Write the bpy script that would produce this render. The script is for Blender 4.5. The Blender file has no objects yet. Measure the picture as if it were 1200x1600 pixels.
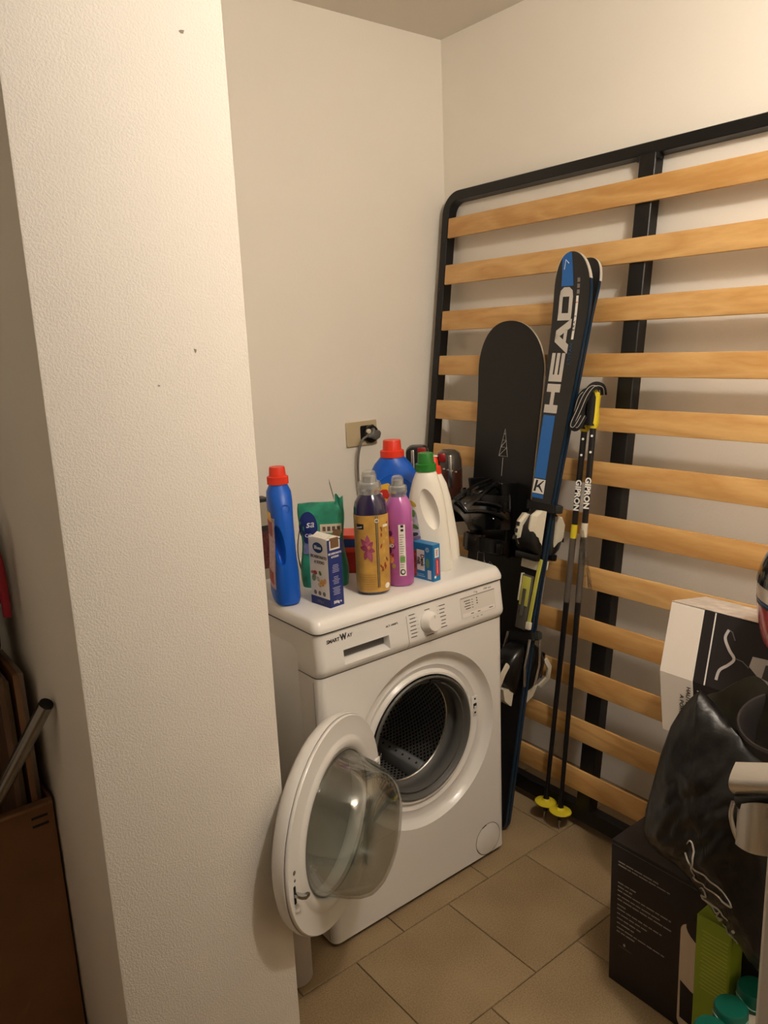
import bpy, bmesh, math, random
from math import sin, cos, pi, radians, sqrt
from mathutils import Vector, Matrix, noise
random.seed(7)
SC = bpy.context.scene
COL = SC.collection

# ------------------------------------------------------------------ camera
CAM_H = 1.45
cd = bpy.data.cameras.new('camera'); cam = bpy.data.objects.new('camera', cd); COL.objects.link(cam)
yaw, pitch, roll = radians(37.82641563), radians(12.43587079), radians(-2.42529093)
fw = Vector((sin(yaw)*cos(pitch), cos(yaw)*cos(pitch), -sin(pitch)))
rt = Vector((cos(yaw), -sin(yaw), 0)); dn = fw.cross(rt)
cr, sr = cos(roll), sin(roll)
X = rt*cr - dn*sr; D = rt*sr + dn*cr
cam.matrix_world = Matrix(((X.x, -D.x, -fw.x, 0), (X.y, -D.y, -fw.y, 0), (X.z, -D.z, -fw.z, CAM_H), (0, 0, 0, 1)))
cd.sensor_fit = 'VERTICAL'; cd.sensor_height = 36.0; cd.lens = 36.0*1214.25/1600.0
cd.clip_start = 0.02
SC.camera = cam
SC.cycles.max_bounces = 16; SC.cycles.diffuse_bounces = 7

# ------------------------------------------------------------------ world, lights, exposure
w = bpy.data.worlds.new('world'); SC.world = w; w.use_nodes = True
w.node_tree.nodes['Background'].inputs[0].default_value = (1.0, 0.86, 0.7, 1)
w.node_tree.nodes['Background'].inputs[1].default_value = 0.02
LAMP = Vector((0.98, 0.14, 2.27))
ld = bpy.data.lights.new('ceiling_bulb_light', 'POINT'); ld.energy = 39.5; ld.color = (1.0, 0.905, 0.80); ld.shadow_soft_size = 0.045
lo = bpy.data.objects.new('ceiling_bulb_light', ld); COL.objects.link(lo); lo.location = LAMP
vs = SC.view_settings; vs.view_transform = 'Standard'; vs.look = 'None'; vs.exposure = 0.0; vs.gamma = 1.0; vs.use_curve_mapping = False

# ------------------------------------------------------------------ helpers
def srgb(r, g, b):
    f = lambda c: ((c/255)/12.92 if c/255 <= .04045 else ((c/255+.055)/1.055)**2.4)
    return (f(r), f(g), f(b), 1)
MATS = {}
def mat(name, col=(200, 200, 200), rough=.5, metal=0.0, spec=.5, bump=0, bscale=50, var=0, vscale=6, coat=0, detail=4, emis=None):
    if name in MATS: return MATS[name]
    m = bpy.data.materials.new(name); m.use_nodes = True; nt = m.node_tree; b = nt.nodes['Principled BSDF']
    c = srgb(*col); b.inputs['Base Color'].default_value = c; b.inputs['Roughness'].default_value = rough
    b.inputs['Metallic'].default_value = metal; b.inputs['Specular IOR Level'].default_value = spec; b.inputs['Coat Weight'].default_value = coat
    tc = nt.nodes.new('ShaderNodeTexCoord')
    if var:
        n = nt.nodes.new('ShaderNodeTexNoise'); n.inputs['Scale'].default_value = vscale; n.inputs['Detail'].default_value = detail
        nt.links.new(tc.outputs['Object'], n.inputs['Vector'])
        r = nt.nodes.new('ShaderNodeValToRGB'); r.color_ramp.elements[0].position = .3; r.color_ramp.elements[1].position = .7
        r.color_ramp.elements[0].color = tuple(x*(1-var) for x in c[:3])+(1,); r.color_ramp.elements[1].color = tuple(min(1, x*(1+var)) for x in c[:3])+(1,)
        nt.links.new(n.outputs['Fac'], r.inputs['Fac']); nt.links.new(r.outputs['Color'], b.inputs['Base Color'])
    if bump:
        n2 = nt.nodes.new('ShaderNodeTexNoise'); n2.inputs['Scale'].default_value = bscale; n2.inputs['Detail'].default_value = 3
        nt.links.new(tc.outputs['Object'], n2.inputs['Vector'])
        bp = nt.nodes.new('ShaderNodeBump'); bp.inputs['Strength'].default_value = bump; bp.inputs['Distance'].default_value = .004
        nt.links.new(n2.outputs['Fac'], bp.inputs['Height']); nt.links.new(bp.outputs['Normal'], b.inputs['Normal'])
    if emis:
        b.inputs['Emission Color'].default_value = srgb(*emis[0]); b.inputs['Emission Strength'].default_value = emis[1]
    MATS[name] = m; return m
def glassmat(name, tint=(235, 238, 235), gloss=.03, base=.06, haze=0.0):
    """thin clear plastic / glass: transparent body with a fresnel gloss"""
    if name in MATS: return MATS[name]
    m = bpy.data.materials.new(name); m.use_nodes = True; nt = m.node_tree; nt.nodes.clear()
    o = nt.nodes.new('ShaderNodeOutputMaterial'); t = nt.nodes.new('ShaderNodeBsdfTransparent'); g = nt.nodes.new('ShaderNodeBsdfGlossy')
    t.inputs[0].default_value = srgb(*tint); g.inputs['Roughness'].default_value = gloss
    lw = nt.nodes.new('ShaderNodeLayerWeight'); lw.inputs[0].default_value = .35
    mm = nt.nodes.new('ShaderNodeMath'); mm.operation = 'MULTIPLY_ADD'; mm.inputs[1].default_value = .55; mm.inputs[2].default_value = base
    nt.links.new(lw.outputs['Facing'], mm.inputs[0])
    mx = nt.nodes.new('ShaderNodeMixShader'); nt.links.new(mm.outputs[0], mx.inputs[0]); nt.links.new(t.outputs[0], mx.inputs[1]); nt.links.new(g.outputs[0], mx.inputs[2])
    last = mx
    if haze:
        d = nt.nodes.new('ShaderNodeBsdfDiffuse'); d.inputs[0].default_value = (.75, .75, .75, 1)
        m2 = nt.nodes.new('ShaderNodeMixShader'); m2.inputs[0].default_value = haze
        nt.links.new(mx.outputs[0], m2.inputs[1]); nt.links.new(d.outputs[0], m2.inputs[2]); last = m2
    nt.links.new(last.outputs[0], o.inputs[0]); MATS[name] = m; return m

def finish(me, smooth):
    if smooth is None: return
    for p in me.polygons: p.use_smooth = True
    if smooth < 179:
        try: me.set_sharp_from_angle(angle=radians(smooth))
        except Exception: pass
def obj(name, vf, m, parent=None, smooth=35, mw=None):
    v, f = vf
    me = bpy.data.meshes.new(name); me.from_pydata([tuple(p) for p in v], [], f)
    bm = bmesh.new(); bm.from_mesh(me); bmesh.ops.recalc_face_normals(bm, faces=bm.faces); bm.to_mesh(me); bm.free()
    me.materials.append(m); finish(me, smooth)
    o = bpy.data.objects.new(name, me); COL.objects.link(o)
    if mw is not None: o.matrix_local = mw
    if parent is not None: o.parent = parent
    return o
def tag(o, label=None, cat=None, group=None, kind=None):
    if label: o['label'] = label
    if cat: o['category'] = cat
    if group: o['group'] = group
    if kind: o['kind'] = kind
    return o
def thing(name, label, cat, loc=(0, 0, 0), rz=0, group=None, mw=None):
    o = bpy.data.objects.new(name, None); COL.objects.link(o); o.empty_display_size = .05
    o.matrix_world = mw if mw is not None else Matrix.Translation(Vector(loc)) @ Matrix.Rotation(rz, 4, 'Z')
    return tag(o, label, cat, group)
def join(*vfs):
    V = []; F = []
    for v, f in vfs:
        k = len(V); V += [tuple(p) for p in v]; F += [tuple(i+k for i in q) for q in f]
    return V, F
def xf(vf, M): return [tuple(M @ Vector(p)) for p in vf[0]], vf[1]
def box(x0, x1, y0, y1, z0, z1):
    v = [(x, y, z) for z in (z0, z1) for y in (y0, y1) for x in (x0, x1)]
    return v, [(0, 2, 3, 1), (4, 5, 7, 6), (0, 1, 5, 4), (2, 6, 7, 3), (0, 4, 6, 2), (1, 3, 7, 5)]
def bevel(vf, r=.003, seg=2, angle=30):
    bm = bmesh.new(); vs_ = [bm.verts.new(p) for p in vf[0]]
    for q in vf[1]:
        try: bm.faces.new([vs_[i] for i in q])
        except ValueError: pass
    bmesh.ops.recalc_face_normals(bm, faces=bm.faces); bm.normal_update()
    es = [e for e in bm.edges if len(e.link_faces) == 2 and e.calc_face_angle(0) > radians(angle)]
    bmesh.ops.bevel(bm, geom=es, offset=r, segments=seg, profile=.5, affect='EDGES', clamp_overlap=True)
    bm.verts.index_update(); out = ([tuple(v.co) for v in bm.verts], [tuple(v.index for v in f.verts) for f in bm.faces]); bm.free(); return out
def rbox(x0, x1, y0, y1, z0, z1, r=.003, seg=2): return bevel(box(x0, x1, y0, y1, z0, z1), r, seg)
def loft(rings, cap0=True, cap1=True, closed=True):
    n = len(rings[0]); V = [tuple(p) for r in rings for p in r]; F = []
    for i in range(len(rings)-1):
        for j in range(n if closed else n-1):
            k = (j+1) % n; F.append((i*n+j, i*n+k, (i+1)*n+k, (i+1)*n+j))
    if cap0: F.append(tuple(range(n-1, -1, -1)))
    if cap1: F.append(tuple((len(rings)-1)*n+j for j in range(n)))
    return V, F
def sring(cx, cy, rx, ry, z, n=32, e=2.0):
    out = []
    for i in range(n):
        a = 2*pi*i/n; c, s = cos(a), sin(a)
        out.append((cx+rx*math.copysign(abs(c)**(2/e), c), cy+ry*math.copysign(abs(s)**(2/e), s), z))
    return out
def lathe(prof, n=48, cap0=True, cap1=True, ribs=0, ribd=0):
    rings = []
    for r, z in prof:
        rings.append([(r*cos(2*pi*i/n), r*sin(2*pi*i/n), z) for i in range(n)])
    return loft(rings, cap0 and prof[0][0] > 1e-6, cap1 and prof[-1][0] > 1e-6)
def ribbed(r, z0, z1, nr=36, d=.0008, top=True):
    n = nr*2; rr = lambda i: r - (d if i % 2 else 0)
    a = [[(rr(i)*cos(2*pi*i/n), rr(i)*sin(2*pi*i/n), z) for i in range(n)] for z in (z0, z1)]
    a.append([((r-.0025)*cos(2*pi*i/n), (r-.0025)*sin(2*pi*i/n), z1+.0015) for i in range(n)])
    return loft(a)
def tube(pts, r, n=10, cap=True, closed=False, flat=None, up=None):
    """round (or rectangular: flat=(w,h)) sweep along a polyline"""
    P = [Vector(p) for p in pts]; m = len(P); rings = []; prev = None
    for i in range(m):
        if closed: t = (P[(i+1) % m]-P[i-1])
        else: t = P[min(i+1, m-1)]-P[max(i-1, 0)]
        t.normalize()
        if prev is None:
            u = Vector(up) if up else (Vector((0, 0, 1)) if abs(t.z) < .9 else Vector((1, 0, 0)))
        else: u = Vector(up) if up else prev
        u = (u - t*u.dot(t)).normalized(); prev = u; v = t.cross(u)
        R = r[i] if isinstance(r, (list, tuple)) else r
        if flat:
            a, b = flat[0]/2, flat[1]/2
            rings.append([P[i]+u*x+v*y for x, y in ((a, b), (-a, b), (-a, -b), (a, -b))])
        else: rings.append([P[i]+u*(R*cos(2*pi*k/n))+v*(R*sin(2*pi*k/n)) for k in range(n)])
    if closed: rings.append(rings[0]); return loft(rings, False, False)
    return loft(rings, cap, cap)
def prism(poly, y0, y1, axis='y'):
    """extrude 2D polygon; axis y: poly (x,z); axis z: poly (x,y); axis x: poly (y,z)"""
    n = len(poly)
    if axis == 'y': a = [[(p[0], y, p[1]) for p in poly] for y in (y0, y1)]
    elif axis == 'z': a = [[(p[0], p[1], y) for p in poly] for y in (y0, y1)]
    else: a = [[(y, p[0], p[1]) for p in poly] for y in (y0, y1)]
    return loft(a)
def arc(cx, cy, r, a0, a1, n=8): return [(cx+r*cos(radians(a0+(a1-a0)*i/n)), cy+r*sin(radians(a0+(a1-a0)*i/n))) for i in range(n+1)]
def rrect(x0, x1, y0, y1, r, n=6):
    return arc(x1-r, y1-r, r, 0, 90, n)+arc(x0+r, y1-r, r, 90, 180, n)+arc(x0+r, y0+r, r, 180, 270, n)+arc(x1-r, y0+r, r, 270, 360, n)
def ellipse(cx, cy, rx, ry, n=24, rot=0):
    return [(cx+rx*cos(2*pi*i/n)*cos(rot)-ry*sin(2*pi*i/n)*sin(rot), cy+rx*cos(2*pi*i/n)*sin(rot)+ry*sin(2*pi*i/n)*cos(rot)) for i in range(n)]
def basis(o, x, y, z):
    x, y, z = Vector(x), Vector(y), Vector(z)
    return Matrix(((x.x, y.x, z.x, o[0]), (x.y, y.y, z.y, o[1]), (x.z, y.z, z.z, o[2]), (0, 0, 0, 1)))
def text(name, s, size, M, m, parent, ext=.0003, sx=1.0, align='CENTER', bold=0.0, shear=0, spacing=1.0):
    c = bpy.data.curves.new('t', 'FONT'); c.body = s; c.size = size; c.extrude = ext; c.align_x = align; c.align_y = 'CENTER'; c.offset = bold; c.shear = shear
    c.resolution_u = 3; c.space_character = spacing
    t = bpy.data.objects.new('t', c); COL.objects.link(t)
    dg = bpy.context.evaluated_depsgraph_get(); me = bpy.data.meshes.new_from_object(t.evaluated_get(dg))
    bpy.data.objects.remove(t); bpy.data.curves.remove(c)
    for v in me.vertices: v.co.x *= sx
    me.name = name; me.materials.clear(); me.materials.append(m)
    o = bpy.data.objects.new(name, me); COL.objects.link(o); o.matrix_local = M
    if parent is not None: o.parent = parent
    return o
def boolean(o, cutter, op='DIFFERENCE'):
    md = o.modifiers.new('b', 'BOOLEAN'); md.object = cutter; md.operation = op; md.solver = 'EXACT'
    dg = bpy.context.evaluated_depsgraph_get(); me = bpy.data.meshes.new_from_object(o.evaluated_get(dg))
    o.modifiers.clear(); me.name = o.data.name; o.data = me; finish(me, 40); bpy.data.objects.remove(cutter)
def wrapped(poly, cyl, dz=.0004):
    """map a flat (angle-length, z) polygon onto a surface function cyl(u,z)->point"""
    return [cyl(u, z) for u, z in poly]
FRONT = lambda x, y, z: basis((x, y, z), (1, 0, 0), (0, 0, 1), (0, -1, 0))          # text facing -y
LEFTF = lambda x, y, z: basis((x, y, z), (0, -1, 0), (0, 0, 1), (-1, 0, 0))         # text facing -x

# ------------------------------------------------------------------ materials
def plaster(name, col, bump, scale, stain=0.06):
    m = mat(name, col, .9, spec=.2, bump=bump, bscale=scale, var=stain, vscale=1.7); return m
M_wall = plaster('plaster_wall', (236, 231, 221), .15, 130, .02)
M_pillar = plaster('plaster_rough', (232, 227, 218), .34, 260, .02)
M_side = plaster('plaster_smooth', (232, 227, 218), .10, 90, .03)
M_ceil = plaster('ceiling_paint', (222, 216, 206), .1, 120, .02)
def tilemat():
    m = bpy.data.materials.new('floor_tile'); m.use_nodes = True; nt = m.node_tree; b = nt.nodes['Principled BSDF']
    tc = nt.nodes.new('ShaderNodeTexCoord'); n1 = nt.nodes.new('ShaderNodeTexNoise'); n1.inputs['Scale'].default_value = 260; n1.inputs['Detail'].default_value = 2
    n2 = nt.nodes.new('ShaderNodeTexNoise'); n2.inputs['Scale'].default_value = 5; oi = nt.nodes.new('ShaderNodeObjectInfo')
    nt.links.new(tc.outputs['Object'], n1.inputs['Vector']); nt.links.new(tc.outputs['Object'], n2.inputs['Vector'])
    a = nt.nodes.new('ShaderNodeMath'); a.operation = 'MULTIPLY_ADD'; a.inputs[1].default_value = .55
    nt.links.new(n1.outputs['Fac'], a.inputs[0])
    s = nt.nodes.new('ShaderNodeMath'); s.operation = 'MULTIPLY'; s.inputs[1].default_value = .42; nt.links.new(n2.outputs['Fac'], s.inputs[0]); nt.links.new(s.outputs[0], a.inputs[2])
    a2 = nt.nodes.new('ShaderNodeMath'); a2.operation = 'MULTIPLY_ADD'; a2.inputs[1].default_value = .06; nt.links.new(oi.outputs['Random'], a2.inputs[0]); nt.links.new(a.outputs[0], a2.inputs[2])
    r = nt.nodes.new('ShaderNodeValToRGB'); r.color_ramp.elements[0].position = .3; r.color_ramp.elements[1].position = .75
    r.color_ramp.elements[0].color = srgb(120, 100, 72); r.color_ramp.elements[1].color = srgb(170, 148, 114)
    nt.links.new(a2.outputs[0], r.inputs['Fac']); nt.links.new(r.outputs['Color'], b.inputs['Base Color']); b.inputs['Roughness'].default_value = .48
    b.inputs['Specular IOR Level'].default_value = .35
    return m
M_tile = tilemat()
M_grout = mat('grout', (112, 92, 74), .95)
def woodmat(name, c0, c1, axis=1, scale=1.0):
    m = bpy.data.materials.new(name); m.use_nodes = True; nt = m.node_tree; b = nt.nodes['Principled BSDF']
    tc = nt.nodes.new('ShaderNodeTexCoord'); oi = nt.nodes.new('ShaderNodeObjectInfo'); mp = nt.nodes.new('ShaderNodeMapping')
    sc = [9*scale, 9*scale, 9*scale]; sc[axis] = 1.6*scale; mp.inputs['Scale'].default_value = sc
    cb = nt.nodes.new('ShaderNodeCombineXYZ'); mu = nt.nodes.new('ShaderNodeMath'); mu.operation = 'MULTIPLY'; mu.inputs[1].default_value = 40
    nt.links.new(oi.outputs['Random'], mu.inputs[0]); nt.links.new(mu.outputs[0], cb.inputs[0]); nt.links.new(mu.outputs[0], cb.inputs[2]); nt.links.new(mu.outputs[0], cb.inputs[1])
    nt.links.new(cb.outputs[0], mp.inputs['Location']); nt.links.new(tc.outputs['Object'], mp.inputs['Vector'])
    n1 = nt.nodes.new('ShaderNodeTexNoise'); n1.inputs['Scale'].default_value = 1.1; n1.inputs['Detail'].default_value = 2; n1.inputs['Distortion'].default_value = .6
    nt.links.new(mp.outputs[0], n1.inputs['Vector'])
    m1 = nt.nodes.new('ShaderNodeMath'); m1.operation = 'MULTIPLY'; m1.inputs[1].default_value = 9; nt.links.new(n1.outputs['Fac'], m1.inputs[0])
    fr = nt.nodes.new('ShaderNodeMath'); fr.operation = 'PINGPONG'; fr.inputs[1].default_value = 1; nt.links.new(m1.outputs[0], fr.inputs[0])
    n2 = nt.nodes.new('ShaderNodeTexNoise'); n2.inputs['Scale'].default_value = 14; n2.inputs['Detail'].default_value = 6; nt.links.new(mp.outputs[0], n2.inputs['Vector'])
    ad = nt.nodes.new('ShaderNodeMath'); ad.operation = 'MULTIPLY_ADD'; ad.inputs[1].default_value = .45; nt.links.new(fr.outputs[0], ad.inputs[0])
    s2 = nt.nodes.new('ShaderNodeMath'); s2.operation = 'MULTIPLY'; s2.inputs[1].default_value = .5; nt.links.new(n2.outputs['Fac'], s2.inputs[0]); nt.links.new(s2.outputs[0], ad.inputs[2])
    ad2 = nt.nodes.new('ShaderNodeMath'); ad2.operation = 'MULTIPLY_ADD'; ad2.inputs[1].default_value = .3; nt.links.new(oi.outputs['Random'], ad2.inputs[0]); nt.links.new(ad.outputs[0], ad2.inputs[2])
    r = nt.nodes.new('ShaderNodeValToRGB'); r.color_ramp.elements[0].position = .1; r.color_ramp.elements[1].position = .95
    r.color_ramp.elements[0].color = srgb(*c1); r.color_ramp.elements[1].color = srgb(*c0)
    nt.links.new(ad2.outputs[0], r.inputs['Fac']); nt.links.new(r.outputs['Color'], b.inputs['Base Color']); b.inputs['Roughness'].default_value = .42
    return m
M_wood = woodmat('birch_slat', (190, 142, 80), (224, 184, 122), 1)
M_frame = mat('black_powder_coat', (12, 12, 13), .38, spec=.4, bump=.05, bscale=400)
M_white = mat('white_enamel', (226, 224, 220), .28, spec=.5, coat=.15)
M_whitep = mat('white_plastic', (228, 225, 219), .32)
M_dark = mat('dark_gap', (12, 11, 11), .8)
M_gasket = mat('grey_rubber', (86, 85, 82), .5)
M_chrome = mat('steel', (190, 190, 188), .22, metal=1)
M_print = mat('black_print', (26, 24, 26), .5)
M_pgrey = mat('grey_print', (120, 116, 112), .5)
M_blackp = mat('black_plastic', (14, 14, 15), .3, spec=.5)
M_blackm = mat('black_matte', (20, 19, 19), .6, spec=.3)
M_wprint = mat('white_print', (232, 230, 224), .5)
M_glass = glassmat('door_glass', (238, 240, 237), .03, .06)
M_clear = glassmat('clear_plastic', (226, 228, 224), .12, .10, haze=.16)

# ------------------------------------------------------------------ room
XW, YW, ZC = 1.972, 2.12, 2.425
PX0, PX1, PY = 0.324, 0.675, 1.235          # partition wall end
XL, YR = -.42, -1.35
def struct(name, vf, m, smooth=None): return tag(obj(name, vf, m, smooth=smooth), kind='structure')
floor = struct('floor', box(XL-.1, XW+.1, YR-.1, YW+.1, -.1, -.004), M_grout)
tag(floor, 'beige speckled ceramic tile floor laid in running bond')
struct('ceiling', box(XL-.1, XW+.1, YR-.1, YW+.1, ZC, ZC+.1), M_ceil)
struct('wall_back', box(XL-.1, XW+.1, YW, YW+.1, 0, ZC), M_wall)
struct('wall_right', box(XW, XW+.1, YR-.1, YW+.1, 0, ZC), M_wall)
struct('wall_left', box(XL-.1, XL, YR-.1, YW+.1, 0, ZC), M_side)  # unseen wall, set close in to bounce light onto the partition's left face
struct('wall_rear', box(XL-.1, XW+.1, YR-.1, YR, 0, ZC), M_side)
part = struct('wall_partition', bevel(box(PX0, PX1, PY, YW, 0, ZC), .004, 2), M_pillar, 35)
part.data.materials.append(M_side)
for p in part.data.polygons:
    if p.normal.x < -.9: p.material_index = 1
tag(part, 'rough white plaster end of the partition wall')
M_chip = mat('bare_plaster_chip', (150, 138, 126), .9)
for cx_, cz_, sc_, ro_ in ((.600, 1.931, .006, .6), (.575, 1.446, .005, 2.2), (.505, 1.393, .003, .2)):
    obj('paint_chip', ([(cx_+sc_*r_*cos(a_+ro_), PY-.0006, cz_+sc_*r_*sin(a_+ro_)) for a_, r_ in ((0, 1), (1.3, .5), (2.4, .8), (3.6, .35), (5.0, .6))], [(0, 1, 2, 3, 4)]), M_chip, part, None)
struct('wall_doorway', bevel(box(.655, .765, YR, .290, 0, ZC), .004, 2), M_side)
# tiles: 30 cm, half-offset rows
g = .0022; T = .300
tm = obj('tile', bevel(box(-T/2+g/2, T/2-g/2, -T/2+g/2, T/2-g/2, -.006, 0), .0012, 1), M_tile, floor)
first = True
cut = {}
for r in range(-2, 5):
    y0 = 1.022 + (r)*T; yc = y0+T/2
    y1 = min(y0+T, YW)
    off = 0.0 if r % 2 == 0 else .15
    for c in range(-4, 4):
        x0 = 1.184+off+c*T; x1 = min(x0+T, XW)
        if x1-x0 < .02 or y1-y0 < .02 or x1 < -.2: continue
        full = abs(x1-x0-T) < 1e-5 and abs(y1-y0-T) < 1e-5
        if full:
            if first: o = tm; first = False
            else: o = tm.copy(); COL.objects.link(o); o.parent = floor
        else:
            o = obj('tile', bevel(box(-(x1-x0)/2+g/2, (x1-x0)/2-g/2, -(y1-y0)/2+g/2, (y1-y0)/2-g/2, -.006, 0), .0012, 1), M_tile, floor)
        o.location = ((x0+x1)/2, (y0+y1)/2, 0)

# ceiling lamp (above the frame), carries the bulb light
lamp = thing('ceiling_lamp', 'round white ceiling lamp holder above the middle of the room', 'lamp', (LAMP.x, LAMP.y, ZC))
obj('ceiling_rose', lathe([(.05, 0), (.05, -.012), (.03, -.03), (.02, -.035)], 32), M_whitep, lamp)
obj('socket', lathe([(.018, -.03), (.02, -.06), (.016, -.085)], 24), M_whitep, lamp)

# ------------------------------------------------------------------ washing machine
WX, WY = 1.165, 1.382
wm = thing('washing_machine', 'white front-loading washing machine with its round door swung open', 'washing machine', (WX, WY, 0))
HW, DP = .300, .47
def plan(yo=0.0, so=0.0, r=.02, back=True, n=6):
    """closed plan ring of the machine, front at y=yo, sides at +-(HW-so)"""
    h = HW-so; f = [(-h, DP)]
    f += [(-h+r-r*cos(radians(a)), yo+r-r*sin(radians(a))) for a in [90*i/n for i in range(n+1)]]
    f += [(h-r+r*sin(radians(a)), yo+r-r*cos(radians(a))) for a in [90*i/n for i in range(n+1)]]
    f += [(h, DP)]
    return f
# cabinet body: shell around, without the front face
Zb, Zp, Zs, Zt = .014, .7105, .8175, .85
pl_ = plan(0, 0)
inner = len(pl_)
bodyr = [[(x, y, z) for x, y in pl_] for z in (Zb, Zp)]
V, F = loft(bodyr, True, True)
# drop the front quad (between the two arcs)
n = len(pl_); k = 1+7-1
F = [f for f in F if not (len(f) == 4 and set(f) == {k, k+1, n+k, n+k+1})]
F = [f for f in F if len(f) == 4]+[f for f in F if len(f) > 4]
obj('body', (V, F), M_white, wm, 30)
RC = (.022, .443); RO = .236
def front_panel():
    xs0, xs1 = -HW+.02, HW-.02; N = 96; ang = [2*pi*i/N for i in range(N)]
    corners = [math.atan2(z-RC[1], x-RC[0]) % (2*pi) for x in (xs0, xs1) for z in (Zb, Zp)]
    ang = sorted(ang+corners); out = []; inn = []
    for a in ang:
        c, s = cos(a), sin(a); t = 1e9
        if c > 1e-9: t = min(t, (xs1-RC[0])/c)
        if c < -1e-9: t = min(t, (xs0-RC[0])/c)
        if s > 1e-9: t = min(t, (Zp-RC[1])/s)
        if s < -1e-9: t = min(t, (Zb-RC[1])/s)
        out.append((RC[0]+c*t, 0, RC[1]+s*t)); inn.append((RC[0]+c*RO, 0, RC[1]+s*RO))
    return loft([out, inn], False, False)
obj('front_panel', front_panel(), M_white, wm, None)
AX = basis((RC[0], 0, RC[1]), (1, 0, 0), (0, 0, 1), (0, -1, 0))       # lathe axis pointing out of the machine (-y)
ringprof = [(RO, 0), (.2345, -.0025), (.228, -.013), (.221, -.0205), (.216, -.022), (.199, -.0235), (.196, -.0215), (.192, -.0235), (.183, -.0275), (.180, -.024), (.176, -.0195), (.171, -.0195), (.168, -.024), (.1655, -.034)]
obj('door_surround', xf(lathe(ringprof, 96, False, False), AX), M_white, wm, 45)
gk = [(.1665, -.018), (.163, -.014), (.159, -.016), (.157, -.024), (.153, -.03), (.150, -.026), (.147, -.026), (.145, -.034), (.142, -.046), (.146, -.056), (.149, -.066), (.147, -.076), (.142, -.082), (.139, -.088)]
gs = obj('door_gasket', xf(lathe(gk, 96, False, False), AX), M_gasket, wm, 60)
obj('gasket_clip', xf(rbox(-.02, .02, -.004, .004, -.018, -.012, .002), AX @ Matrix.Rotation(radians(-18), 4, 'Z') @ Matrix.Translation((0, .152, -.004))), M_blackm, gs)
# drum
def drummat():
    m = bpy.data.materials.new('perforated_drum_steel'); m.use_nodes = True; nt = m.node_tree; b = nt.nodes['Principled BSDF']
    uv = nt.nodes.new('ShaderNodeUVMap'); v = nt.nodes.new('ShaderNodeTexVoronoi'); v.inputs['Scale'].default_value = 1; v.inputs['Randomness'].default_value = 0
    mp = nt.nodes.new('ShaderNodeMapping'); mp.inputs['Scale'].default_value = (1, 1, 1); mp.inputs['Rotation'].default_value = (0, 0, radians(45))
    nt.links.new(uv.outputs[0], mp.inputs['Vector']); nt.links.new(mp.outputs[0], v.inputs['Vector'])
    r = nt.nodes.new('ShaderNodeValToRGB'); r.color_ramp.elements[0].position = .26; r.color_ramp.elements[1].position = .34
    r.color_ramp.elements[0].color = (.004, .004, .004, 1); r.color_ramp.elements[1].color = (.42, .41, .39, 1)
    nt.links.new(v.outputs['Distance'], r.inputs['Fac']); nt.links.new(r.outputs['Color'], b.inputs['Base Color'])
    b.inputs['Metallic'].default_value = .9; b.inputs['Roughness'].default_value = .38
    bp = nt.nodes.new('ShaderNodeBump'); bp.inputs['Strength'].default_value = .6; bp.inputs['Distance'].default_value = .003
    nt.links.new(v.outputs['Distance'], bp.inputs['Height']); nt.links.new(bp.outputs['Normal'], b.inputs['Normal'])
    return m
M_drum = drummat()
dp = [(.139, -.088), (.143, -.090), (.205, -.100), (.212, -.115), (.212, -.36), (.20, -.375), (.10, -.385), (.001, -.385)]
dr = obj('drum', xf(lathe(dp, 96, False, False), AX), M_drum, wm, 40)
uvl = dr.data.uv_layers.new(name='UVMap')
inv = AX.inverted()
cum = [0]
for a, b_ in zip(dp, dp[1:]): cum.append(cum[-1]+math.hypot(a[0]-b_[0], a[1]-b_[1]))
for p in dr.data.polygons:
    angs = []
    for li in p.loop_indices:
        vi = dr.data.loops[li].vertex_index; angs.append(2*pi*(vi % 96)/96)
    wrap = max(angs)-min(angs) > pi
    for li, a in zip(p.loop_indices, angs):
        vi = dr.data.loops[li].vertex_index
        if wrap and a < pi: a += 2*pi
        uvl.data[li].uv = (a*.2/.011, cum[vi//96]/.011)
obj('drum_rim', xf(lathe([(.1385, -.085), (.1405, -.083), (.1425, -.085), (.1405, -.090)], 96, False, False), AX), M_chrome, dr, 60)
M_pad = mat('grey_paddle', (128, 128, 128), .45)
for i, a in enumerate((-64, 56, 176)):
    pm = AX @ Matrix.Rotation(radians(a), 4, 'Z')
    pd = obj('drum_paddle', xf(bevel(loft([[(.212, -.032, z), (.172, -.012, z), (.172, .012, z), (.212, .032, z)] for z in (-.35, -.125)]), .006, 2), pm), M_pad, dr)
    for j in range(6):
        obj('paddle_hole', xf(lathe([(.0035, 0), (.0035, .0012)], 10), pm @ Matrix.Translation((.1725, 0, -.145-.03*j)) @ Matrix.Rotation(-pi/2, 4, 'Y')), M_dark, pd)
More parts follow.
